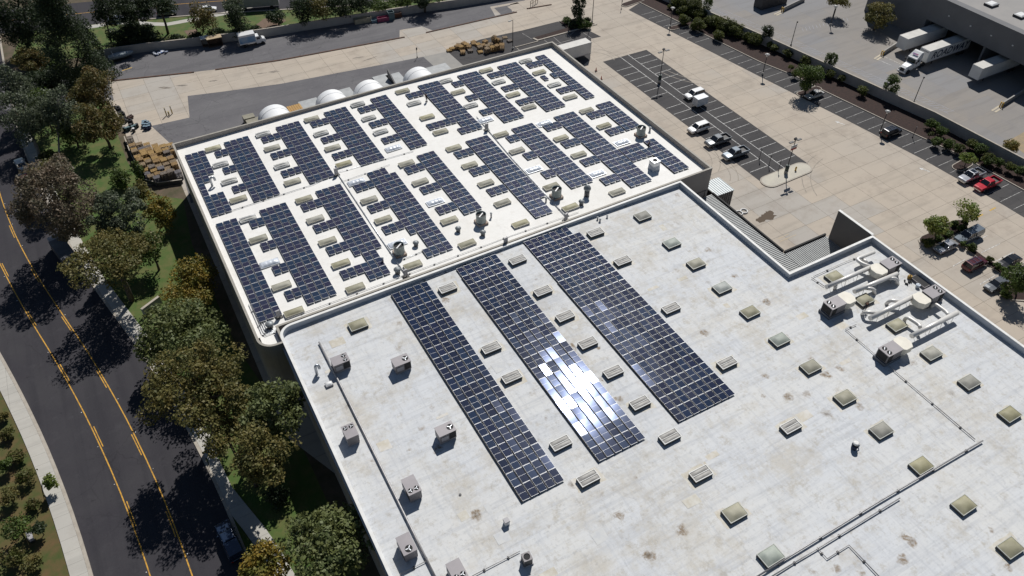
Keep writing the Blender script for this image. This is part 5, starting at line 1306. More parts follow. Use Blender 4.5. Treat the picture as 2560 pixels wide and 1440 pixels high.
# ---------------------------------------------------------------- lamp posts and signs
def lamp(base, h, kind, lab, rz=0, on_wall=False, sign=False):
    p = P(*base); t = thing('lamp_post', lab, 'lamp post', (p[0], p[1], .02), rz, 'lamp posts')
    if kind == 'twin':
        MB().cyl((0, 0, 0), (0, 0, .8), .38, n=14).build('base', M('pale_lamp_base', (.42, .41, .37), (.3, .29, .27)), t)
        MB().cyl((0, 0, .8), (0, 0, 2.0), .36, n=12).build('shroud', M('dark_green_steel', (.03, .05, .045), (.02, .035, .03)), t)
    else: MB().cyl((0, 0, 0), (0, 0, .5), .22, n=12).build('base', M('pale_lamp_base', (.42, .41, .37), (.3, .29, .27)), t)
    MB().cyl((0, 0, .4), (0, 0, h), .10, .065, n=10).build('pole', DSTEEL, t)
    if kind == 'twin':
        for s in (-1, 1):
            MB().box((s * .55, 0, h - .1), (1.0, .07, .07)).build('arm', DSTEEL, t); MB().box((s * 1.0, 0, h - .06), (1.0, .42, .16)).build('lamp_head', DSTEEL, t)
        MB().box((0, .1, h + .35), (.45, .4, .42), tilt=(.4, 0)).build('floodlight', DSTEEL, t); MB().cyl((0, 0, h - .1), (0, 0, h + .2), .05).build('spigot', DSTEEL, t)
    elif kind == 'top':
        MB().cyl((0, 0, h), (0, 0, h + .12), .5, .55, n=14).build('lamp_head', DSTEEL, t); MB().lathe((0, 0, h + .12), [(.3, 0), (.3, .08), (.2, .12)], 12).build('lamp_cap', M('pale_cap', (.55, .55, .53)), t)
        MB().cyl((0, 0, h - .5), (0, 0, h), .16, .26, n=10).build('lens', LAMPG, t)
    elif kind == 'box':
        MB().box((.3, 0, h), (.9, .45, .22)).build('lamp_head', M('pale_lamp_head', (.32, .32, .31), (.25, .25, .24)), t)
    elif kind == 'arm':
        MB().box((-.35, 0, h), (.8, .07, .07)).build('arm', DSTEEL, t); MB().box((-.95, 0, h + .05), (.8, .34, .16)).build('lamp_head', M('pale_lamp_head', (.32, .32, .31), (.25, .25, .24)), t)
    elif kind == 'ball':
        MB().sphere((.12, 0, h), .2, 8, 6).build('lamp_head', DSTEEL, t)
    if sign:
        s = MB().box((0, -.12, h - 1.4), (1.5, .06, 1.1)).build('sign_board', WHITEM, t)
        MB().box((0, -.155, h - 1.75), (1.5, .02, .4)).build('red_band', M('red_sign_paint', (.38, .03, .035)), s)
        m = MB()
        for k, w in ((0, 1.1), (1, .8)): m.box((0, -.155, h - 1.1 - k * .25), (w, .02, .1))
        m.build('text_line', M('grey_sign_ink', (.25, .25, .26)), s)
    return t
lamp((1964, 434), 7.6, 'twin', 'twin lamp post with sign board on the yard island', R(0), sign=True)
lamp((1648, 207), 7.8, 'twin', 'twin lamp post in the middle lot centre strip', R(0))
lamp((1906, 187), 5.0, 'top', 'round-topped lamp post by the bank, left of the round tree')
lamp((2199, 331), 5.0, 'top', 'round-topped lamp post beside the black wagon')
lamp((1675, 68), 5.0, 'top', 'round-topped lamp post on the small kerbed island')
lamp((1282, 123), 7.4, 'arm', 'single-arm lamp post beside the right pallet heap', R(10))
lamp((1480, 57), 9.5, 'arm', 'tall lamp post beside the cypress island', R(10))
def lampw(x, y, z, h, kind, lab, rz=0):
    p = P(x, y, z); t = lamp((x, y), h, kind, lab, rz); t.location = (p[0], p[1], .02); return t
lampw(1977, 114, 0, 6.0, 'ball', 'slanting thin lamp post behind the wall, left of the paired trees')
lampw(2284, 256, 0, 6.0, 'ball', 'slanting thin lamp post behind the wall, right of the paired trees')
lampw(2075, 64, 0, 5.0, 'top', 'round-topped lamp post in the dock yard shade')
lampw(1916, 112, 0, 4.2, 'box', 'box-head lamp post by the wall at the dark tree', R(180))
lampw(2206, 250, 0, 4.2, 'box', 'box-head lamp post by the wall at the pointed tree', R(0))
def signpost(x, y, h, lab):
    p = P(x, y); t = thing('sign_post', lab, 'sign post', (p[0], p[1], .02), R(30), 'sign posts')
    MB().cyl((0, 0, 0), (0, 0, h), .05, n=8).build('post', DSTEEL, t); MB().cyl((0, 0, 0), (0, 0, .3), .16, .1, n=8).build('base', DSTEEL, t)
    MB().box((0, -.05, h - .35), (.5, .04, .6)).build('sign_plate', DSTEEL, t)
for x, y, lab in ((1898, 398, 'thin sign post in the bays, farthest of three by the island'), (1922, 414, 'thin sign post in the bays, middle of three by the island'), (1945, 429, 'thin sign post touching the concrete island edge'), (2281, 344, 'thin sign post on the bank right of the black wagon'), (1043, 144, 'small square sign post at the concrete apron'), (1553, 24, 'small sign post at the far kerbed island')):
    signpost(x, y, 2.6, lab)
# dock ramp walls in the dock yard
def dock_ramp(a, b, lab):
    a, b = P(*a, 0), P(*b, 0); t = thing('dock_ramp_wall', lab, 'ramp wall', (0, 0, 0)); d = Vector((b[0] - a[0], b[1] - a[1])).normalized(); n = Vector((-d.y, d.x)) * .14
    poly = [(a[0] + n.x, a[1] + n.y), (b[0] + n.x, b[1] + n.y), (b[0] - n.x, b[1] - n.y), (a[0] - n.x, a[1] - n.y)]
    MB().prism(poly, 0, 1.1).build('wall', FENCEC, t)
    for s in (-1, 1):
        c = MB().cyl((a[0] - d.x * .5 + n.x * s * 1.6, a[1] - d.y * .5 + n.y * s * 1.6, 0), (a[0] - d.x * .5 + n.x * s * 1.6, a[1] - d.y * .5 + n.y * s * 1.6, 1.2), .13).build('bollard', YELM, t)
        q = [(a[0] - d.x * (.3 + u) + n.x * s * v, a[1] - d.y * (.3 + u) + n.y * s * v) for u, v in ((0, 1.0), (0, 4.2), (3.2, 4.2), (3.2, 1.0))]
        MB().prism(q, .014, .05).build('kerb_apron', M('cream_concrete', (.50, .44, .33), (.42, .37, .29), .85, 1), t)
dock_ramp((2207, 137), (2252, 108), 'low ramp wall with yellow bollards left of the lettered trailer')
dock_ramp((2504, 266), (2566, 227), 'low ramp wall with yellow bollards at the right picture edge')
dock_ramp((1958, 28), (2010, 3), 'low ramp wall with yellow bollards at the top of the dock yard')
p = P(1925, 12); MB()
o = MB().box((p[0], p[1], 1.8), (9, 3, 3.4)).build('dark_container', DSTEEL, None, bevel=.05); tag(o, 'dark container shape at the top edge of the dock yard', 'container')
MB().box((p[0], p[1], 3.53), (8.8, 2.8, .05)).build('roof', GREYM, o)
# scaffold-like rack at the top edge
p = P(1335, 12); t = thing('pipe_rack', 'dark steel guard rack at the top edge of the yard', 'rack', (p[0], p[1], 0), R(25))
for k in range(4): MB().cyl((k * 1.1 - 1.6, 0, 0), (k * 1.1 - 1.6, 0, 1.6), .07).build('post', DSTEEL, t)
for z in (.8, 1.55): MB().cyl((-1.7, 0, z), (1.8, 0, z), .05).build('rail', M('rust_rail', (.2, .12, .05)), t)

# ---------------------------------------------------------------- pallets and drums
def wood(name, c): return M('pallet_' + name, (c[0] * 1.0, c[1] * 1.06, c[2] * 1.35), (c[0] * .6, c[1] * .62, c[2] * .7), .9, 2.6, detail=7)
WOODS = [wood('fresh', (.44, .27, .085)), wood('honey', (.36, .22, .08)), wood('tan', (.32, .225, .115)), wood('weathered', (.22, .175, .12)), wood('grey', (.19, .17, .15))]
def pallet_stack_mesh(n, wi, slat=True):
    m = MB(); h = .14; W, D = 1.2, 1.02
    for k in range(n):
        z = k * h; jx, jy = random.uniform(-.03, .03), random.uniform(-.03, .03)
        for s in (-1, 0, 1): m.box((s * (W / 2 - .04) + jx, jy, z + .06), (.06, D, .085))
        top = k == n - 1
        for s in range(6 if top else 2):
            x = (-D / 2 + .06 + s * (D - .12) / 5) if top else (-1 + 2 * s) * (D / 2 - .05)
            m.mi = 0
            if top: m.box((jx, x + jy, z + .115), (W, .115, .024), rz=random.uniform(-.02, .02))
            else: m.box((jx, x + jy, z + .115), (W, .1, .022))
    return m.mesh('pallet_stack', WOODS[wi])
PSM = {}
def pstack(x, y, n, wi, rz, lab, grp):
    k = (n, wi, random.randint(0, 1))
    if k not in PSM: PSM[k] = pallet_stack_mesh(n, wi)
    o = bpy.data.objects.new('pallet_stack', PSM[k]); COL.objects.link(o); o.location = (x, y, .02); o.rotation_euler = (0, 0, rz); tag(o, lab, 'pallet stack', grp)
WN = ['fresh yellow', 'honey', 'tan', 'weathered', 'grey']
rows = 0
fx = [(158, -3.5), (150, -3.4), (140.6, -2.6), (138.2, -.6), (137, 3.0)]
for r in range(15):
    y = 155.4 - r * 1.17
    xl = interp(fx, y) + .85; xr = 3.6 if y < 146.5 else (4.3 if y < 148.5 else max(xl + 1, 4.0 - (y - 148.5) * 1.15))
    if y < 141.0: xr = 3.6; 
    n = int((xr - xl) / 1.3 + .999)
    for c in range(n):
        x = xl + c * 1.3
        mid = math.exp(-(((x - .8) / 3.2) ** 2 + ((y - 146.5) / 3.6) ** 2))
        w = random.choices(range(5), weights=[1 + 9 * mid, 2 + 4 * mid, 3, 2.0 * (1 - mid) + .3, 1.6 * (1 - mid) + .1])[0]
        h = random.randint(12, 17) if y < 152 else random.randint(8, 14)
        pstack(x + random.uniform(-.08, .08), y + random.uniform(-.08, .08) - .05 * c, h, w, random.choice([0, 0, math.pi / 2 if random.random() < .2 else 0]) + random.uniform(-.06, .06),
               f'{WN[w]} pallet stack, left corner yard, {ORD[r]} row from far end, {ORD[c]} from left', 'pallet stacks in the left corner yard')
RPX = [(1123, 126, 3), (1130, 122, 4), (1143, 117, 6), (1152, 119, 6), (1157, 131, 6), (1166, 114, 7), (1172, 118, 6), (1176, 127, 4), (1185, 110, 3), (1195, 112, 4), (1200, 120, 7), (1201, 130, 3), (1208, 115, 6), (1213, 105, 5), (1218, 118, 8), (1218, 126, 9), (1226, 113, 7), (1231, 122, 9), (1236, 100, 8), (1242, 119, 10), (1243, 104, 10), (1250, 102, 8), (1255, 117, 11), (1262, 94, 2), (1274, 102, 3), (1147, 113, 5), (1160, 110, 6), (1184, 105, 3)]
for i, (x, y, n) in enumerate(sorted(RPX)):
    p = P(x, y, n * .07); w = random.choices(range(5), weights=[4, 4, 3, 1, 0])[0]
    pstack(p[0], p[1], n, w, random.uniform(-.5, .5), f'{WN[w]} pallet stack by the right lamp post, {ORD[i]} from the left', 'pallet stacks by the right lamp post')
# upright leaning pallets on the right heap
for i, (x, y) in enumerate(((1233, 96), (1238, 95), (1243, 97))):
    p = P(x, y, 1.6); m = MB()
    for k in range(7): m.box((0, 0, -.5 + k * .165), (1.2, .03, .1))
    for s in (-1, 0, 1): m.box((s * .56, .06, 0), (.06, .09, 1.1))
    o = m.build('leaning_pallet', WOODS[i % 2]); o.location = (p[0], p[1], 1.75); o.rotation_euler = (R(-14), 0, R(30 + 20 * i)); tag(o, f'pallet standing upright on the right heap, {ORD[i]} from left', 'pallet', 'upright pallets on the right heap')
DRUMS = [M('drum_blue', (.02, .035, .09), (.03, .05, .11), .45, 2), M('drum_teal', (.025, .06, .065), (.02, .045, .05), .45, 2), M('drum_black', (.018, .018, .02), (.03, .03, .03), .5, 2)]
DTOP = [M('drum_lid_blue', (.16, .24, .30)), M('drum_lid_teal', (.12, .19, .20)), M('drum_lid_dark', (.06, .065, .07))]
def drum(x, y, ci, i, stacked=0):
    t = thing('drum', f'{["dark blue","dark teal","black"][ci]} steel drum near the pallets, {ORD[i]} from the left', 'drum', (x, y, .02 + stacked * .9), 0, 'drums beside the left pallets')
    MB().lathe((0, 0, 0), [(.29, 0), (.29, .28), (.305, .3), (.29, .32), (.29, .58), (.305, .6), (.29, .62), (.29, .88)], 14).build('shell', DRUMS[ci], t)
    MB().lathe((0, 0, .87), [(.3, 0), (.3, .03), (.27, .031), (.27, .015)], 14).build('lid', DTOP[ci], t)
dl = []
for x, y in ((357, 302), (363, 301), (369, 303), (356, 309), (362, 309), (368, 309), (373, 307), (360, 315), (366, 315), (372, 313), (357, 305), (341, 309), (336, 312), (330, 315), (326, 310), (320, 317), (314, 319), (309, 318)):
    dl.append((x, y))
dl.sort()
for i, (x, y) in enumerate(dl):
    p = P(x, y, .9); drum(p[0], p[1], 0 if x > 355 else (1 if i % 3 else 2), i)
p = P(332, 321, .9); t = thing('drum', 'white-lidded dark drum standing alone before the others', 'drum', (p[0], p[1], .02)); MB().lathe((0, 0, 0), [(.3, 0), (.3, .88)], 14).build('shell', DRUMS[2], t); MB().lathe((0, 0, .87), [(.31, 0), (.31, .04), (.02, .05)], 14).build('lid', WHITEM, t)
for i, (x, y) in enumerate(((297, 275), (302, 281), (307, 288), (291, 283), (296, 291), (303, 297), (310, 300), (288, 274), (293, 268), (299, 303), (326, 306), (309, 293))):
    p = P(x, y, .6); t = thing('tyre_stack', f'black tyre stack by the low white wall, {ORD[i]} in the heap', 'tyre stack', (p[0], p[1], .02), 0, 'tyre stacks by the low white wall')
    for k in range(random.randint(3, 5)):
        m = MB(); pr = [(.3, .02), (.5, 0), (.56, .12), (.5, .24), (.3, .22)]; m.loft([m.ring((0, 0, k * .25 + z), r, (0, 0, 1), 14) for r, z in pr], False, True, True); m.build('tyre', BLACK, t)
p = P(325, 292, .5); t = thing('engine_block', 'rusty dark machine part on the concrete near the tyres', 'machine part', (p[0], p[1], .02), .5)
RU = M('rusty_iron', (.10, .06, .05), (.05, .03, .03), .8, 3)
MB().box((0, 0, .4), (1.3, .7, .5)).build('block', RU, t, bevel=.04)
for k in range(4): MB().cyl((-.45 + k * .3, 0, .6), (-.45 + k * .3, 0, .95), .09).build('cylinder', RU, t)
# ---------------------------------------------------------------- trees and shrubs
LEAF = dict(
 dark=leaf_mat('dark_evergreen_leaf', (0.021, 0.039, 0.016), (0.044, 0.066, 0.024), (0.036, 0.051, 0.020)),
 euc=leaf_mat('eucalyptus_leaf', (0.167, 0.136, 0.090), (0.102, 0.099, 0.061), (0.203, 0.149, 0.102)),
 grey=leaf_mat('grey_green_leaf', (0.083, 0.108, 0.057), (0.135, 0.160, 0.092), (0.099, 0.115, 0.074)),
 olive=leaf_mat('olive_brown_leaf', (0.159, 0.151, 0.047), (0.107, 0.113, 0.038), (0.193, 0.157, 0.047)),
 gold=leaf_mat('golden_leaf', (0.350, 0.225, 0.033), (0.175, 0.153, 0.033), (0.147, 0.153, 0.033)),
 rust=leaf_mat('rusty_leaf', (0.190, 0.125, 0.039), (0.114, 0.097, 0.029), (0.101, 0.104, 0.031)),
 green=leaf_mat('broad_green_leaf', (0.117, 0.153, 0.049), (0.200, 0.225, 0.103), (0.133, 0.147, 0.044)),
 mid=leaf_mat('mid_green_leaf', (0.074, 0.117, 0.023), (0.113, 0.166, 0.035), (0.062, 0.086, 0.022)),
 lime=leaf_mat('lime_green_leaf', (0.191, 0.248, 0.045), (0.124, 0.191, 0.040), (0.225, 0.236, 0.059)),
 hedge=leaf_mat('hedge_leaf', (0.090, 0.124, 0.025), (0.145, 0.149, 0.033), (0.054, 0.065, 0.018)),
 scrub=leaf_mat('scrub_leaf', (0.075, 0.096, 0.026), (0.145, 0.104, 0.043), (0.102, 0.116, 0.026)))
BARK = M('bark', (.11, .085, .065), (.06, .045, .035), .9, 2.5, detail=8, bump=.5)
BARKP = M('pale_bark', (.26, .23, .20), (.14, .12, .10), .85, 1.5)
def leaf_mesh(cent, rad, rv, n, size, clumps=26, cl=.36, seed=0, shape='round', droop=0, flat=False):
    g = np.random.default_rng(seed)
    # clump centres through the crown volume, denser towards its surface
    d = g.normal(size=(clumps, 3)); d /= np.linalg.norm(d, axis=1)[:, None]
    rr = g.uniform(.3, 1.0, clumps) ** .6 * g.uniform(.75, 1.02, clumps)
    c = d * rr[:, None]
    if shape == 'cone':
        z = g.uniform(-1, 1, clumps) ** 1; w = (1 - z) / 2 * .9 + .12; a = g.uniform(0, 6.283, clumps); q = g.uniform(.3, 1, clumps) ** .5
        c = np.stack([np.cos(a) * w * q, np.sin(a) * w * q, z], 1)
    elif shape == 'column':
        z = g.uniform(-1, 1, clumps); a = g.uniform(0, 6.283, clumps); w = np.sqrt(np.maximum(.05, 1 - z ** 2 * .85)) * .7
        c = np.stack([np.cos(a) * w, np.sin(a) * w, z], 1)
    elif shape == 'umbrella': c[:, 2] = np.abs(c[:, 2]) * .9 - .25
    k = g.integers(0, clumps, n); cr = cl * g.uniform(.65, 1.25, clumps)
    e = g.normal(size=(n, 3)); e /= np.linalg.norm(e, axis=1)[:, None]
    e *= (g.uniform(.25, 1, n) ** .45)[:, None]
    p = c[k] + e * cr[k][:, None] * np.array([1, 1, .8])
    p = p * np.array([rad, rad, rv])
    if droop: p[:, 2] -= droop * (np.hypot(p[:, 0], p[:, 1]) / rad) ** 2
    # each leaf spray: a bent quad
    nrm = e * .8 + g.normal(size=(n, 3)) * .7 + np.array([0, 0, .45]); nrm /= np.linalg.norm(nrm, axis=1)[:, None]
    t = np.cross(nrm, g.normal(size=(n, 3))); t /= np.linalg.norm(t, axis=1)[:, None] + 1e-9; b = np.cross(nrm, t)
    s = size * g.uniform(.55, 1.35, n); s2 = s * g.uniform(.5, .95, n)
    a0 = p - t * s[:, None] * .5; a1 = p + b * s2[:, None] * .5; a2 = p + t * s[:, None] * .5 - nrm * (s * .12)[:, None]; a3 = p - b * s2[:, None] * .5
    V = np.stack([a0, a3, a2, a1], 1).reshape(-1, 3)
    me = bpy.data.meshes.new('crown'); me.vertices.add(4 * n); me.vertices.foreach_set('co', V.astype(np.float32).ravel())
    me.loops.add(4 * n); me.loops.foreach_set('vertex_index', np.arange(4 * n, dtype=np.int32))
    me.polygons.add(n); me.polygons.foreach_set('loop_start', np.arange(0, 4 * n, 4, dtype=np.int32)); me.polygons.foreach_set('loop_total', np.full(n, 4, np.int32))
    me.update(calc_edges=True); return me, c * np.array([rad, rad, rv])
TN = [0]
def tree(leaf, cx, cy, rx, lab, hc=None, ry=None, shape='round', name='tree', dens=9, size=.42, trunk=None, pale=False, cl=.36, clumps=None, base=None, cat='tree', grp=None, droop=0, forks=5):
    """crown centre and half width in photo pixels, crown centre height in metres"""
    TN[0] += 1; s0 = FPX / (HG / pxm(cx, cy)) * 1.0
    d = _fw * FPX + _rt * (cx - 1280) - _up * (cy - 720); dist = np.linalg.norm(d) / -d[2] * (HG - 4); s0 = np.linalg.norm(d) / dist
    rad = rx / s0; el = math.asin(-d[2] / np.linalg.norm(d))
    if ry is None: rv = rad * .85
    else:
        q = (ry / s0) ** 2 - (rad * math.sin(el)) ** 2; rv = math.sqrt(max(q, 0)) / math.cos(el); rv = min(max(rv, rad * .5), rad * 3.2)
    if hc is None: hc = rv * 1.05 + 2.0
    p = P(cx, cy, hc); b = P(*base) if base else (p[0] + random.uniform(-.2, .2) * rad * .3, p[1] + random.uniform(-.2, .2) * rad * .3)
    t = thing(name, lab, cat, (b[0], b[1], 0), 0, grp)
    n = int(min(26000, max(900, 4 * math.pi * rad * (rad + rv) / 2 * dens * 3.2 * (.42 / size) ** 1.2))); size *= .86
    ncl = max(clumps or 0, int(min(80, max(30, 14 + rad * rv * 1.0))))
    me, cc = leaf_mesh(None, rad, rv, n, size, ncl, max(cl, .47) if rad < 3.6 else (cl if ncl < 40 else cl * .82), TN[0] * 13 + 5, shape, droop)
    me.materials.append(LEAF[leaf]); o = bpy.data.objects.new('crown', me); COL.objects.link(o); o.parent = t; o.location = (p[0] - b[0], p[1] - b[1], hc)
    off_ = Vector(o.location); r0 = trunk or max(.05, rad * .055)
    m = MB(); fork = off_ * .45; fork.z = max(.3, hc - rv * .75)
    m.tube([(0, 0, -.1), (fork.x * .35 + r0 * .6, fork.y * .35, fork.z * .45), (fork.x, fork.y, fork.z)], [r0 * 1.35, r0 * 1.05, r0 * .8], 8)
    idx = np.random.default_rng(TN[0]).choice(len(cc), min(forks, len(cc)), replace=False)
    for i in idx:
        e = Vector(cc[i]) + off_; mid = fork.lerp(e, .55) + Vector((0, 0, -.06 * rv))
        m.tube([tuple(fork), tuple(mid), tuple(e)], [r0 * .62, r0 * .4, r0 * .14], 6)
    m.build('trunk', BARKP if pale else BARK, t)
    return t
# left side, from the far end down
tree('dark', 55, 45, 62, 'tall weeping dark gum at the top left picture corner', 9, 72, droop=2, base=(72, 110), pale=False)
tree('dark', 165, 95, 78, 'huge dark cedar, the largest at the top left', 11, 120, 'cone', 'cedar_tree', dens=11, base=(178, 196), clumps=60)
tree('dark', 120, 30, 40, 'dark tree between the weeping gum and the big cedar', 8, 45)
tree('dark', 262, 25, 30, 'slender leaning dark tree right of the big cedar', 9, 40, base=(278, 104))
tree('dark', 330, 22, 58, 'dark spreading tree with two trunks hiding the far street', 8.5, 36, base=(346, 64))
tree('dark', 395, 8, 46, 'dark tree at the top edge beside the dark wagon', 8, 24)
tree('dark', 232, 120, 22, 'narrow dark conifer at the right side of the big cedar', 6, 60, 'column')
tree('dark', 330, 86, 58, 'low dark spreading shrub mass on the far lawn', 1.8, 20, name='shrub', dens=12, cat='shrub')
tree('dark', 378, 92, 28, 'dark rounded shrub left of the bare soil patch', 1.6, 16, name='shrub', cat='shrub')
tree('rust', 504, 42, 30, 'golden tree beside the curved footpath on the far lawn', 5.5, 36, base=(509, 78))
tree('dark', 588, 44, 28, 'dark tree right of the golden footpath tree', 5.5, 34, base=(590, 78))
tree('grey', 580, 8, 24, 'grey-green tree crown at the top edge near white sedan', 6, 18)
tree('dark', 692, 40, 26, 'dark low tree on the bare soil patch', 2.5, 18)
tree('dark', 752, 22, 34, 'dark tree left of the lawn gap along the wall', 5, 34)
tree('olive', 800, 12, 34, 'olive brown tree at the top edge behind the wall', 5, 30)
tree('dark', 846, 14, 32, 'dark tree above the wall left of the tan bin', 4.6, 30)
tree('dark', 900, 6, 34, 'dark tree above the wall over the tan bin', 4.2, 26)
tree('mid', 945, 14, 30, 'green shrub along the wall above the magenta bin', 2.2, 12, name='shrub', cat='shrub')
tree('mid', 1000, 4, 30, 'green shrub along the wall above the rusty bins', 2.2, 10, name='shrub', cat='shrub')
tree('dark', 1060, -6, 40, 'dark tree top at the top edge beyond the wall end', 4, 18)
for i, (x, y, r) in enumerate(((310, 112, 18), (345, 108, 20), (440, 96, 18), (485, 92, 20), (540, 84, 22), (600, 80, 24), (640, 74, 18))):
    tree('dark', x, y, r, f'dark hedge shrub along the top of the long pale wall, {ORD[i]} from left', 1.3, 11, name='shrub', cat='shrub', grp='hedge shrubs above the long pale wall', dens=12)
tree('rust', 82, 150, 46, 'brownish low tree at the road junction corner', 3.2, 34)
tree('mid', 140, 165, 30, 'dark green shrub on the corner lawn below the cedar', 1.4, 18, name='shrub', cat='shrub')
tree('dark', 105, 200, 40, 'dark hedge mass beside the driveway mouth', 1.8, 18, name='shrub', cat='shrub', dens=12)
tree('dark', 200, 186, 40, 'dark hedge right of the driveway under the cedar', 1.8, 20, name='shrub', cat='shrub', dens=12)
tree('rust', 235, 222, 52, 'rusty golden tree at the yard entrance, upper of two', 6.0, 50, base=(258, 262))
tree('rust', 246, 312, 56, 'rusty golden tree beside the drums and pallets', 6.2, 52, base=(276, 370))
tree('rust', 196, 255, 30, 'small rusty tree left of the upper golden tree', 4, 28)
tree('grey', 36, 215, 46, 'grey-green gum leaning over the left road', 9, 56, droop=1.5, base=(92, 372), pale=True)
tree('grey', 62, 285, 60, 'wide grey-green gum crown below the driveway', 8, 62, base=(100, 392), pale=True)
tree('mid', 100, 262, 34, 'green tree crown between the two grey gums', 6.5, 40)
tree('grey', 150, 275, 42, 'pale gum with a curving trunk on the lawn', 8, 56, base=(150, 415), pale=True)
tree('mid', 175, 320, 40, 'dark green tree behind the curving gum trunk', 4.5, 40)
tree('scrub', 118, 390, 24, 'low scrub at the foot of the grey gums', 1.2, 14, name='shrub', cat='shrub')
tree('euc', 138, 500, 104, 'great brown-grey gum spreading over the left road', 11, 104, dens=9, base=(165, 600), pale=True, forks=7, cl=.3, clumps=62)
tree('olive', 110, 432, 48, 'olive crown at the back of the great brown-grey gum', 7.5, 24)
tree('grey', 305, 545, 68, 'ash grey gum between the great gum and warehouse', 9.5, 82, base=(300, 640), pale=True, cl=.3)
tree('olive', 350, 478, 26, 'small olive tree above the ash grey gum', 6, 26)
tree('mid', 298, 446, 27, 'dark green bush at the lawn edge near the pallets', 1.8, 26, name='shrub', cat='shrub', dens=12)
tree('mid', 348, 432, 13, 'narrow upright bush beside the pallet fence', 2, 26, 'column', name='shrub', cat='shrub', dens=12)
tree('gold', 392, 528, 34, 'dark golden tree against the warehouse shade', 4.5, 48, base=(405, 560))
tree('olive', 275, 640, 96, 'wide dark olive tree with forked trunk over the pavement', 10.5, 58, base=(330, 752), forks=7, dens=8)
tree('mid', 375, 620, 44, 'dark green tree behind the forked tree', 5, 38)
tree('gold', 484, 688, 54, 'bright golden-green tree nearest the warehouse wall', 5.5, 52, base=(496, 735))
tree('gold', 462, 752, 56, 'bright golden-green tree below its taller twin', 5.2, 44)
tree('green', 455, 828, 104, 'broad pale green leafy tree at the pavement bend', 8.5, 74, size=.5, dens=8, base=(450, 880))
tree('green', 378, 868, 40, 'pale green low crown overhanging the road edge', 5, 40, size=.5)
tree('olive', 492, 965, 132, 'great rusty brown tree below the pale green tree', 12, 112, dens=9, base=(540, 1085), cl=.28, clumps=64, forks=7)
tree('green', 683, 1025, 80, 'dark glossy green tree beside the front warehouse wall', 9, 84, size=.5, base=(690, 1090))
tree('olive', 650, 1138, 74, 'brown tree below the glossy green one', 10, 72, base=(640, 1215))
tree('olive', 565, 1085, 66, 'dark crown in shade over the pavement', 9.5, 48)
tree('green', 835, 1352, 118, 'large bright green tree at the bottom by the roof edge', 8, 88, size=.52, dens=9, base=(820, 1425), clumps=46)
tree('gold', 655, 1412, 62, 'golden leafed tree at the bottom picture edge', 4.5, 36, size=.5)
tree('dark', 690, 1240, 30, 'dark shrub on the shaded grass strip', 1.5, 30, name='shrub', cat='shrub')
# verge on the left
for i, (x, y, r, k, h) in enumerate(((18, 1085, 26, 'scrub', 1.2), (40, 1140, 30, 'scrub', 1.4), (12, 1160, 26, 'mid', 2.0), (60, 1195, 34, 'scrub', 1.8), (20, 1240, 34, 'olive', 2.0), (78, 1260, 26, 'scrub', 1.2), (38, 1320, 46, 'mid', 3.0), (95, 1320, 24, 'dark', 2.2), (30, 1392, 40, 'scrub', 2.0), (80, 1405, 32, 'olive', 1.6), (8, 1040, 18, 'olive', 1.2))):
    tree(k, x, y, r * .72, f'low scrubby bush on the left verge, {ORD[i]} in the row down the picture', h * .8, r * .62, name='shrub', cat='shrub', grp='scrubby bushes on the left verge', dens=11, size=.3)
tree('lime', 125, 1205, 16, 'tiny sapling overhanging the left pavement', 2.2, 20, name='sapling', size=.3, dens=14, base=(104, 1210))
p = P(80, 1345, 0); t = thing('park_bench', 'grey bench standing in the left verge shade', 'bench', (p[0], p[1], 0), R(100))
MB().box((0, 0, .45), (1.6, .5, .08)).build('seat', GREYM, t); MB().box((0, .25, .8), (1.6, .06, .5)).build('backrest', GREYM, t)
for s in (-1, 1): MB().box((s * .65, 0, .2), (.08, .5, .42)).build('leg', DSTEEL, t)
# planted bank shrubs
bk = [(1716, 16, 26), (1740, 22, 26), (1690, 6, 22), (1750, 35, 16), (1710, 48, 15), (1744, 62, 19), (1786, 54, 20), (1808, 60, 20), (1822, 68, 22), (1840, 74, 20), (1796, 86, 15), (1889, 97, 17), (1770, 52, 14)]
bk += [(1860 + x / 3.6, y / 3.6, r) for x, y, r in ((30, 330, 12), (112, 355, 15), (232, 402, 8), (275, 427, 9.5), (398, 473, 12.5), (553, 545, 13.5), (425, 605, 8), (462, 660, 10), (680, 612, 10), (780, 660, 12), (880, 702, 10.5), (1067, 815, 13), (1700, 1110, 14), (1780, 1175, 14), (1740, 1275, 14), (1845, 1290, 13), (1940, 1335, 14), (2050, 1290, 14), (2130, 1335, 16), (2200, 1425, 16), (1680, 1205, 7))]
bk += [(1860 + x / 3.6, 350 + y / 3.6, r) for x, y, r in ((1835, 35, 12), (1930, 72, 12), (2210, 188, 14), (2300, 200, 12), (2400, 240, 13), (2485, 275, 13), (2130, 90, 12))]
bk.sort(key=lambda q: q[1])
for i, (x, y, r) in enumerate(bk):
    k = 'hedge' if y < 235 else ('mid' if i % 3 else 'hedge')
    lab = f'rounded shrub on the planted bank, {ORD[i]} from the far end' if i < 30 else f'rounded shrub on the planted bank, {ORD[len(bk) - 1 - i]} from the near end'
    tree(k, x, y, r, lab, 1.0 + r * .03, r * .85, name='shrub', cat='shrub', grp='rounded shrubs on the planted bank', dens=26, size=.26, cl=.42, clumps=12, forks=3)
tree('mid', 2024, 190, 33, 'full round green tree over the pale parked car', 4.6, 34, base=(2012, 233), dens=14, size=.34)
tree('dark', 1920, 78, 15, 'dark slim tree behind the wall at the box-head lamp', 3.4, 17, dens=16, size=.3)
tree('mid', 2069, 150, 9, 'left of two slim paired trees behind the wall', 3.0, 15, 'column', dens=18, size=.28)
tree('mid', 2083, 151, 10, 'right of two slim paired trees behind the wall', 3.0, 16, 'column', dens=18, size=.28)
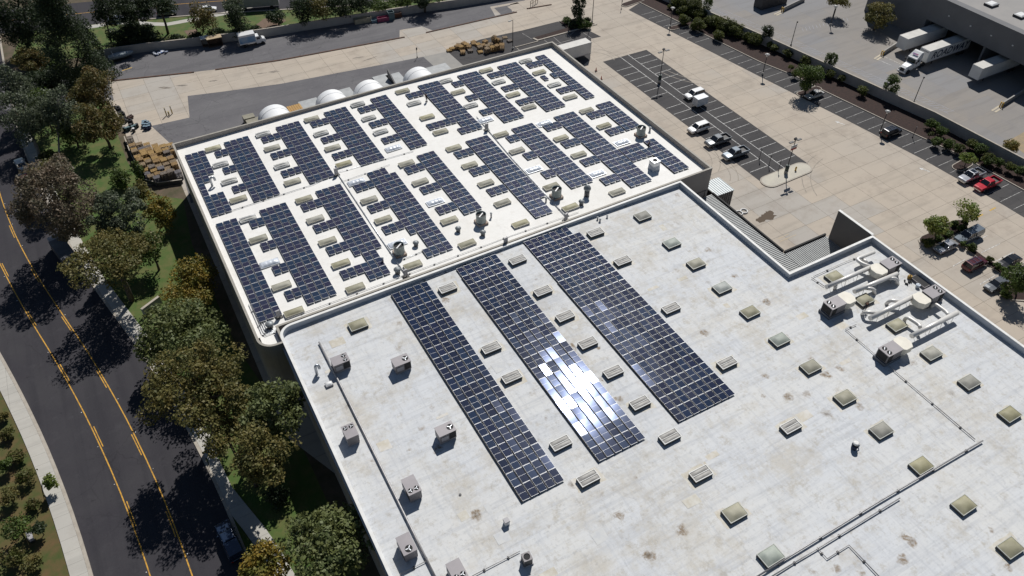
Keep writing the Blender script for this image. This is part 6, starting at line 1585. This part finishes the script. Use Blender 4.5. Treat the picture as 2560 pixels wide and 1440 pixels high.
tree('mid', 2230, 213, 19, 'pointed green tree behind the wall above the bank', 3.2, 23, 'column', dens=16, size=.3)
tree('mid', 1770, 10, 11, 'slim green tree behind the wall near the top edge', 3.4, 20, 'column', dens=16, size=.3)
tree('olive', 2197, 36, 34, 'olive tree against the dark dock building wall', 4.2, 27, dens=12)
tree('olive', 2095, 2, 26, 'olive tree at the top edge before the dock building', 4.2, 16, dens=12)
tree('lime', 2420, 396, 20, 'small yellow-green tree behind the silver pickup', 2.2, 15, dens=20, size=.26, name='shrub', cat='shrub')
tree('gold', 2528, 364, 19, 'golden shrub on dry soil behind the wall', 1.8, 16, dens=18, size=.28, name='shrub', cat='shrub')
tree('lime', 2340, 561, 30, 'leafy green tree on the island, left of two', 3.4, 27, base=(2338, 590), dens=13, size=.4, cl=.3)
tree('lime', 2421, 527, 31, 'airy green tree on the island, right of two', 3.6, 26, base=(2408, 556), dens=8, size=.36, cl=.3)
tree('mid', 2540, 698, 36, 'green tree on the round island at right edge', 4.0, 36, base=(2540, 735), dens=12, size=.38)
for i, (x, y, r) in enumerate(((2321, 606, 15), (2349, 595, 10), (2372, 583, 12), (2388, 558, 9), (2412, 556, 9), (2404, 571, 12), (2408, 608, 9), (2430, 618, 13), (2474, 647, 9), (2493, 664, 9), (2512, 676, 11), (2518, 735, 14))):
    tree('mid' if i % 4 else 'hedge', x, y, r, f'small shrub on the right lot islands, {ORD[i]} counted from the left end', .8, r * .85, name='shrub', cat='shrub', grp='small shrubs on the right lot islands', dens=24, size=.26, clumps=10, forks=3)
tree('dark', 1447, 8, 18, 'dark cypress standing on the strip island', 5.2, 36, 'column', name='cypress_tree', dens=20, size=.34, base=(1448, 50))
for i, (x, y, r) in enumerate(((1416, 50, 10), (1434, 58, 15), (1452, 60, 16), (1469, 50, 9), (1470, 62, 10))):
    tree('mid' if i % 2 == 0 else 'dark', x, y, r, f'shrub around the cypress on the strip island, {ORD[i]} from left', 1.0, r * .85, name='shrub', cat='shrub', grp='shrubs around the cypress', dens=22, size=.28, clumps=10, forks=3)
# ---------------------------------------------------------------- people on the roof
SKIN = M('skin', (.36, .20, .13), (.33, .18, .12), .6, 3)
def cloth(n, c): return M('cloth_' + n, c, tuple(x * .8 for x in c), .9, 6)
def skinned(name, chains, mat, parent, sub=1):
    """one continuous surface grown over connected joints: {joint: (pos, radius)}, edges"""
    J, E_ = chains; names = list(J); me = bpy.data.meshes.new(name)
    me.from_pydata([J[n][0] for n in names], [(names.index(a), names.index(b)) for a, b in E_], []); me.materials.append(mat)
    o = bpy.data.objects.new(name, me); COL.objects.link(o); o.parent = parent
    md = o.modifiers.new('skin', 'SKIN'); md.use_smooth_shade = True
    sv = me.skin_vertices[0].data
    for i, n in enumerate(names): sv[i].radius = (J[n][1], J[n][1])
    sv[0].use_root = True
    ss = o.modifiers.new('subdivision', 'SUBSURF'); ss.levels = sub; ss.render_levels = sub
    return o
def person(px, py, rz, lab, pose, shirt, trousers, hat=None, bag=False):
    p = RP(px, py); t = thing('person', lab, 'person', (p[0], p[1], p[2] + .02), rz)
    A = dict(
     walk=dict(pelvis=(0, 0, .95), chest=(.05, 0, 1.32), neck=(.08, 0, 1.50), head=(.12, 0, 1.66),
        lh=(0, .1, .92), lk=(.16, .11, .50), la=(.22, .11, .09), lt=(.42, .12, .05), rh=(0, -.1, .92), rk=(.02, -.11, .48), ra=(-.26, -.11, .13), rt=(-.10, -.12, .05),
        ls=(.06, .19, 1.42), le=(-.08, .25, 1.14), lw=(.06, .28, .90), rs=(.06, -.19, 1.42), re=(.02, -.27, 1.13), rw=(.14, -.27, .87)),
     stand=dict(pelvis=(0, 0, .95), chest=(.02, 0, 1.32), neck=(.03, 0, 1.50), head=(.05, 0, 1.66),
        lh=(0, .1, .92), lk=(.03, .12, .50), la=(0, .13, .09), lt=(.20, .14, .05), rh=(0, -.1, .92), rk=(.03, -.12, .50), ra=(0, -.13, .09), rt=(.20, -.15, .05),
        ls=(.02, .19, 1.42), le=(.06, .27, 1.14), lw=(.26, .20, 1.02), rs=(.02, -.19, 1.42), re=(.06, -.27, 1.14), rw=(.26, -.20, 1.02)),
     kneel=dict(pelvis=(0, 0, .48), chest=(.18, 0, .80), neck=(.28, 0, .95), head=(.38, 0, 1.06),
        lh=(0, .1, .46), lk=(.42, .14, .44), la=(.40, .14, .09), lt=(.60, .14, .05), rh=(0, -.1, .46), rk=(.30, -.14, .10), ra=(-.12, -.14, .09), rt=(-.30, -.14, .08),
        ls=(.24, .19, .88), le=(.44, .25, .66), lw=(.62, .18, .50), rs=(.24, -.19, .88), re=(.44, -.25, .64), rw=(.62, -.16, .46)))[pose]
    r = dict(pelvis=.13, chest=.15, neck=.055, head=.095, lh=.10, rh=.10, lk=.062, rk=.062, la=.042, ra=.042, lt=.035, rt=.035, ls=.062, rs=.062, le=.042, re=.042, lw=.03, rw=.03)
    J = {k: (A[k], r[k]) for k in A}
    E_ = [('pelvis', 'chest'), ('chest', 'neck'), ('neck', 'head'), ('pelvis', 'lh'), ('lh', 'lk'), ('lk', 'la'), ('la', 'lt'), ('pelvis', 'rh'), ('rh', 'rk'), ('rk', 'ra'), ('ra', 'rt'), ('chest', 'ls'), ('ls', 'le'), ('le', 'lw'), ('chest', 'rs'), ('rs', 're'), ('re', 'rw')]
    for s in 'lr':
        w, e = Vector(A[s + 'w']), Vector(A[s + 'e']); d = (w - e).normalized(); sd = Vector((0, -1 if s == 'l' else 1, 0)); u = d.cross(sd).normalized(); sd = u.cross(d).normalized()
        pl = w + d * .06; J[s + 'palm'] = (tuple(pl), .028); E_.append((s + 'w', s + 'palm'))
        for k in range(4):
            f1 = pl + d * .045 + u * (k - 1.5) * .021; ln = (.05, .058, .054, .042)[k]; f2 = f1 + d * ln * .7 + sd * .02; J[f'{s}f{k}'] = (tuple(f1), .0095); J[f'{s}g{k}'] = (tuple(f2), .008)
            E_ += [(s + 'palm', f'{s}f{k}'), (f'{s}f{k}', f'{s}g{k}')]
        th = pl + u * .04 + sd * .015; J[s + 'th'] = (tuple(th), .010); J[s + 'ti'] = (tuple(th + d * .035 + u * .012), .008); E_ += [(s + 'palm', s + 'th'), (s + 'th', s + 'ti')]
    hd = Vector(A['head']); J['nose'] = (tuple(hd + Vector((.11, 0, .0))), .014); E_.append(('head', 'nose'))
    body = skinned('body', (J, E_), SKIN, t)
    up_ = {k: (A[k], r[k] * 1.16) for k in ('pelvis', 'chest', 'ls', 'le', 'rs', 're')}
    for s in 'lr': up_[s + 'c'] = (tuple(Vector(A[s + 'e']).lerp(Vector(A[s + 'w']), .8)), r[s + 'w'] * 1.35)
    skinned('shirt', (up_, [('pelvis', 'chest'), ('chest', 'ls'), ('ls', 'le'), ('le', 'lc'), ('chest', 'rs'), ('rs', 're'), ('re', 'rc')]), shirt, t)
    lo_ = {k: (A[k], r[k] * 1.14) for k in ('pelvis', 'lh', 'lk', 'la', 'rh', 'rk', 'ra')}
    skinned('trousers', (lo_, [('pelvis', 'lh'), ('lh', 'lk'), ('lk', 'la'), ('pelvis', 'rh'), ('rh', 'rk'), ('rk', 'ra')]), trousers, t)
    for s in 'lr':
        a, b = Vector(A[s + 'a']), Vector(A[s + 't']); MB().box(tuple(a.lerp(b, .45) + Vector((0, 0, -.01))), (.28, .1, .1)).build('shoe', BLACK, t)
    if hat: 
        m = MB(); m.lathe((hd.x - .01, hd.y, hd.z + .045), [(.125, -.005), (.125, .015), (.115, .05), (.08, .095), (.01, .115)], 14); m.box((hd.x + .12, hd.y, hd.z + .045), (.1, .14, .014)); m.build('helmet', hat, t)
    else: MB().sphere((hd.x - .02, hd.y, hd.z + .035), .112, 10, 7, (1, .95, .9)).build('hair', M('dark_hair', (.02, .015, .012)), t)
    for s in (-1, 1): MB().sphere((hd.x + .095, s * .035, hd.z + .025), .014, 6, 5).build('eye', BLACK, t)
    if bag:
        w = Vector(A['rw']); b = thing('hand_bag', 'black tool case carried by the walking worker', 'tool case', (p[0], p[1], p[2]), rz)
        MB().box((w.x + .05, w.y, w.z - .32), (.42, .14, .32)).build('case', BLACK, b, bevel=.02); MB().tube([(w.x - .05, w.y, w.z - .16), (w.x + .05, w.y, w.z - .06), (w.x + .15, w.y, w.z - .16)], .015, 5).build('handle', BLACK, b)
DK = cloth('black', (.014, .014, .016)); NV = cloth('navy', (.022, .035, .075)); GY = cloth('grey', (.12, .12, .125))
person(2164, 768, R(215), 'person in dark clothes walking with a case beside the ducts', 'walk', DK, DK, None, True)
p = RP(2139, 1112, .5); t = thing('roof_vent', 'short white-capped vent with dark blue body, alone at lower right', 'roof vent', p)
MB().cyl((0, 0, 0), (0, 0, .75), .34, .42, n=14).build('body', NV, t); MB().cyl((0, 0, .75), (0, 0, .95), .38, n=14).build('dark_band', BLACK, t)
MB().lathe((0, 0, .95), [(.36, 0), (.36, .14), (.2, .22)], 16).build('cap', COPE, t); MB().tube([(.4, -.1, .6), (.65, -.15, .5), (.6, -.2, .1), (.45, -.2, .02)], .07, 6).build('side_pipe', WHITEM, t)
person(1067, 253, R(200), 'person in dark clothes standing beside white roof panels, far row', 'stand', DK, GY)
person(1620, 364, R(20), 'person kneeling at the panels near the right edge of white roof', 'kneel', GY, DK)
# small ground clutter
p = P(1874, 552, 0)

# ---------------------------------------------------------------- daylight and camera
SUN_EL, SUN_AZ = R(49.0), R(48.5)
w = bpy.data.worlds.new('World'); sc.world = w; w.use_nodes = True; nt = w.node_tree
sky = nt.nodes.new('ShaderNodeTexSky'); sky.sky_type = 'NISHITA'; sky.sun_disc = False
sky.sun_elevation = SUN_EL; sky.sun_rotation = R(90) - SUN_AZ
sky.dust_density = .2; sky.altitude = 300
bg = nt.nodes['Background']; bg.inputs['Strength'].default_value = .05; nt.links.new(sky.outputs[0], bg.inputs['Color'])
sd = bpy.data.lights.new('Sun', 'SUN'); sd.energy = 5.0; sd.angle = R(.53); sd.color = (1.0, .972, .93)
so = bpy.data.objects.new('Sun', sd); COL.objects.link(so)
dv = Vector((math.cos(SUN_EL) * math.cos(SUN_AZ), math.cos(SUN_EL) * math.sin(SUN_AZ), math.sin(SUN_EL)))
so.rotation_euler = dv.to_track_quat('Z', 'Y').to_euler(); so.location = (0, 0, 150)
cd = bpy.data.cameras.new('Camera'); co = bpy.data.objects.new('Camera', cd); COL.objects.link(co)
co.location = (0, 0, HG); co.rotation_euler = (math.pi / 2 - PITCH, 0, YAW - math.pi / 2)
cd.sensor_width = 36; cd.lens = FPX / 2560 * 36; cd.clip_start = 1; cd.clip_end = 6000
sc.camera = co
sc.view_settings.view_transform = 'Standard'; sc.view_settings.look = 'None'; sc.view_settings.exposure = -.15; sc.view_settings.gamma = 1
sc.render.engine = 'CYCLES'; sc.cycles.use_denoising = True; sc.cycles.max_bounces = 6
sc.cycles.sample_clamp_indirect = 6
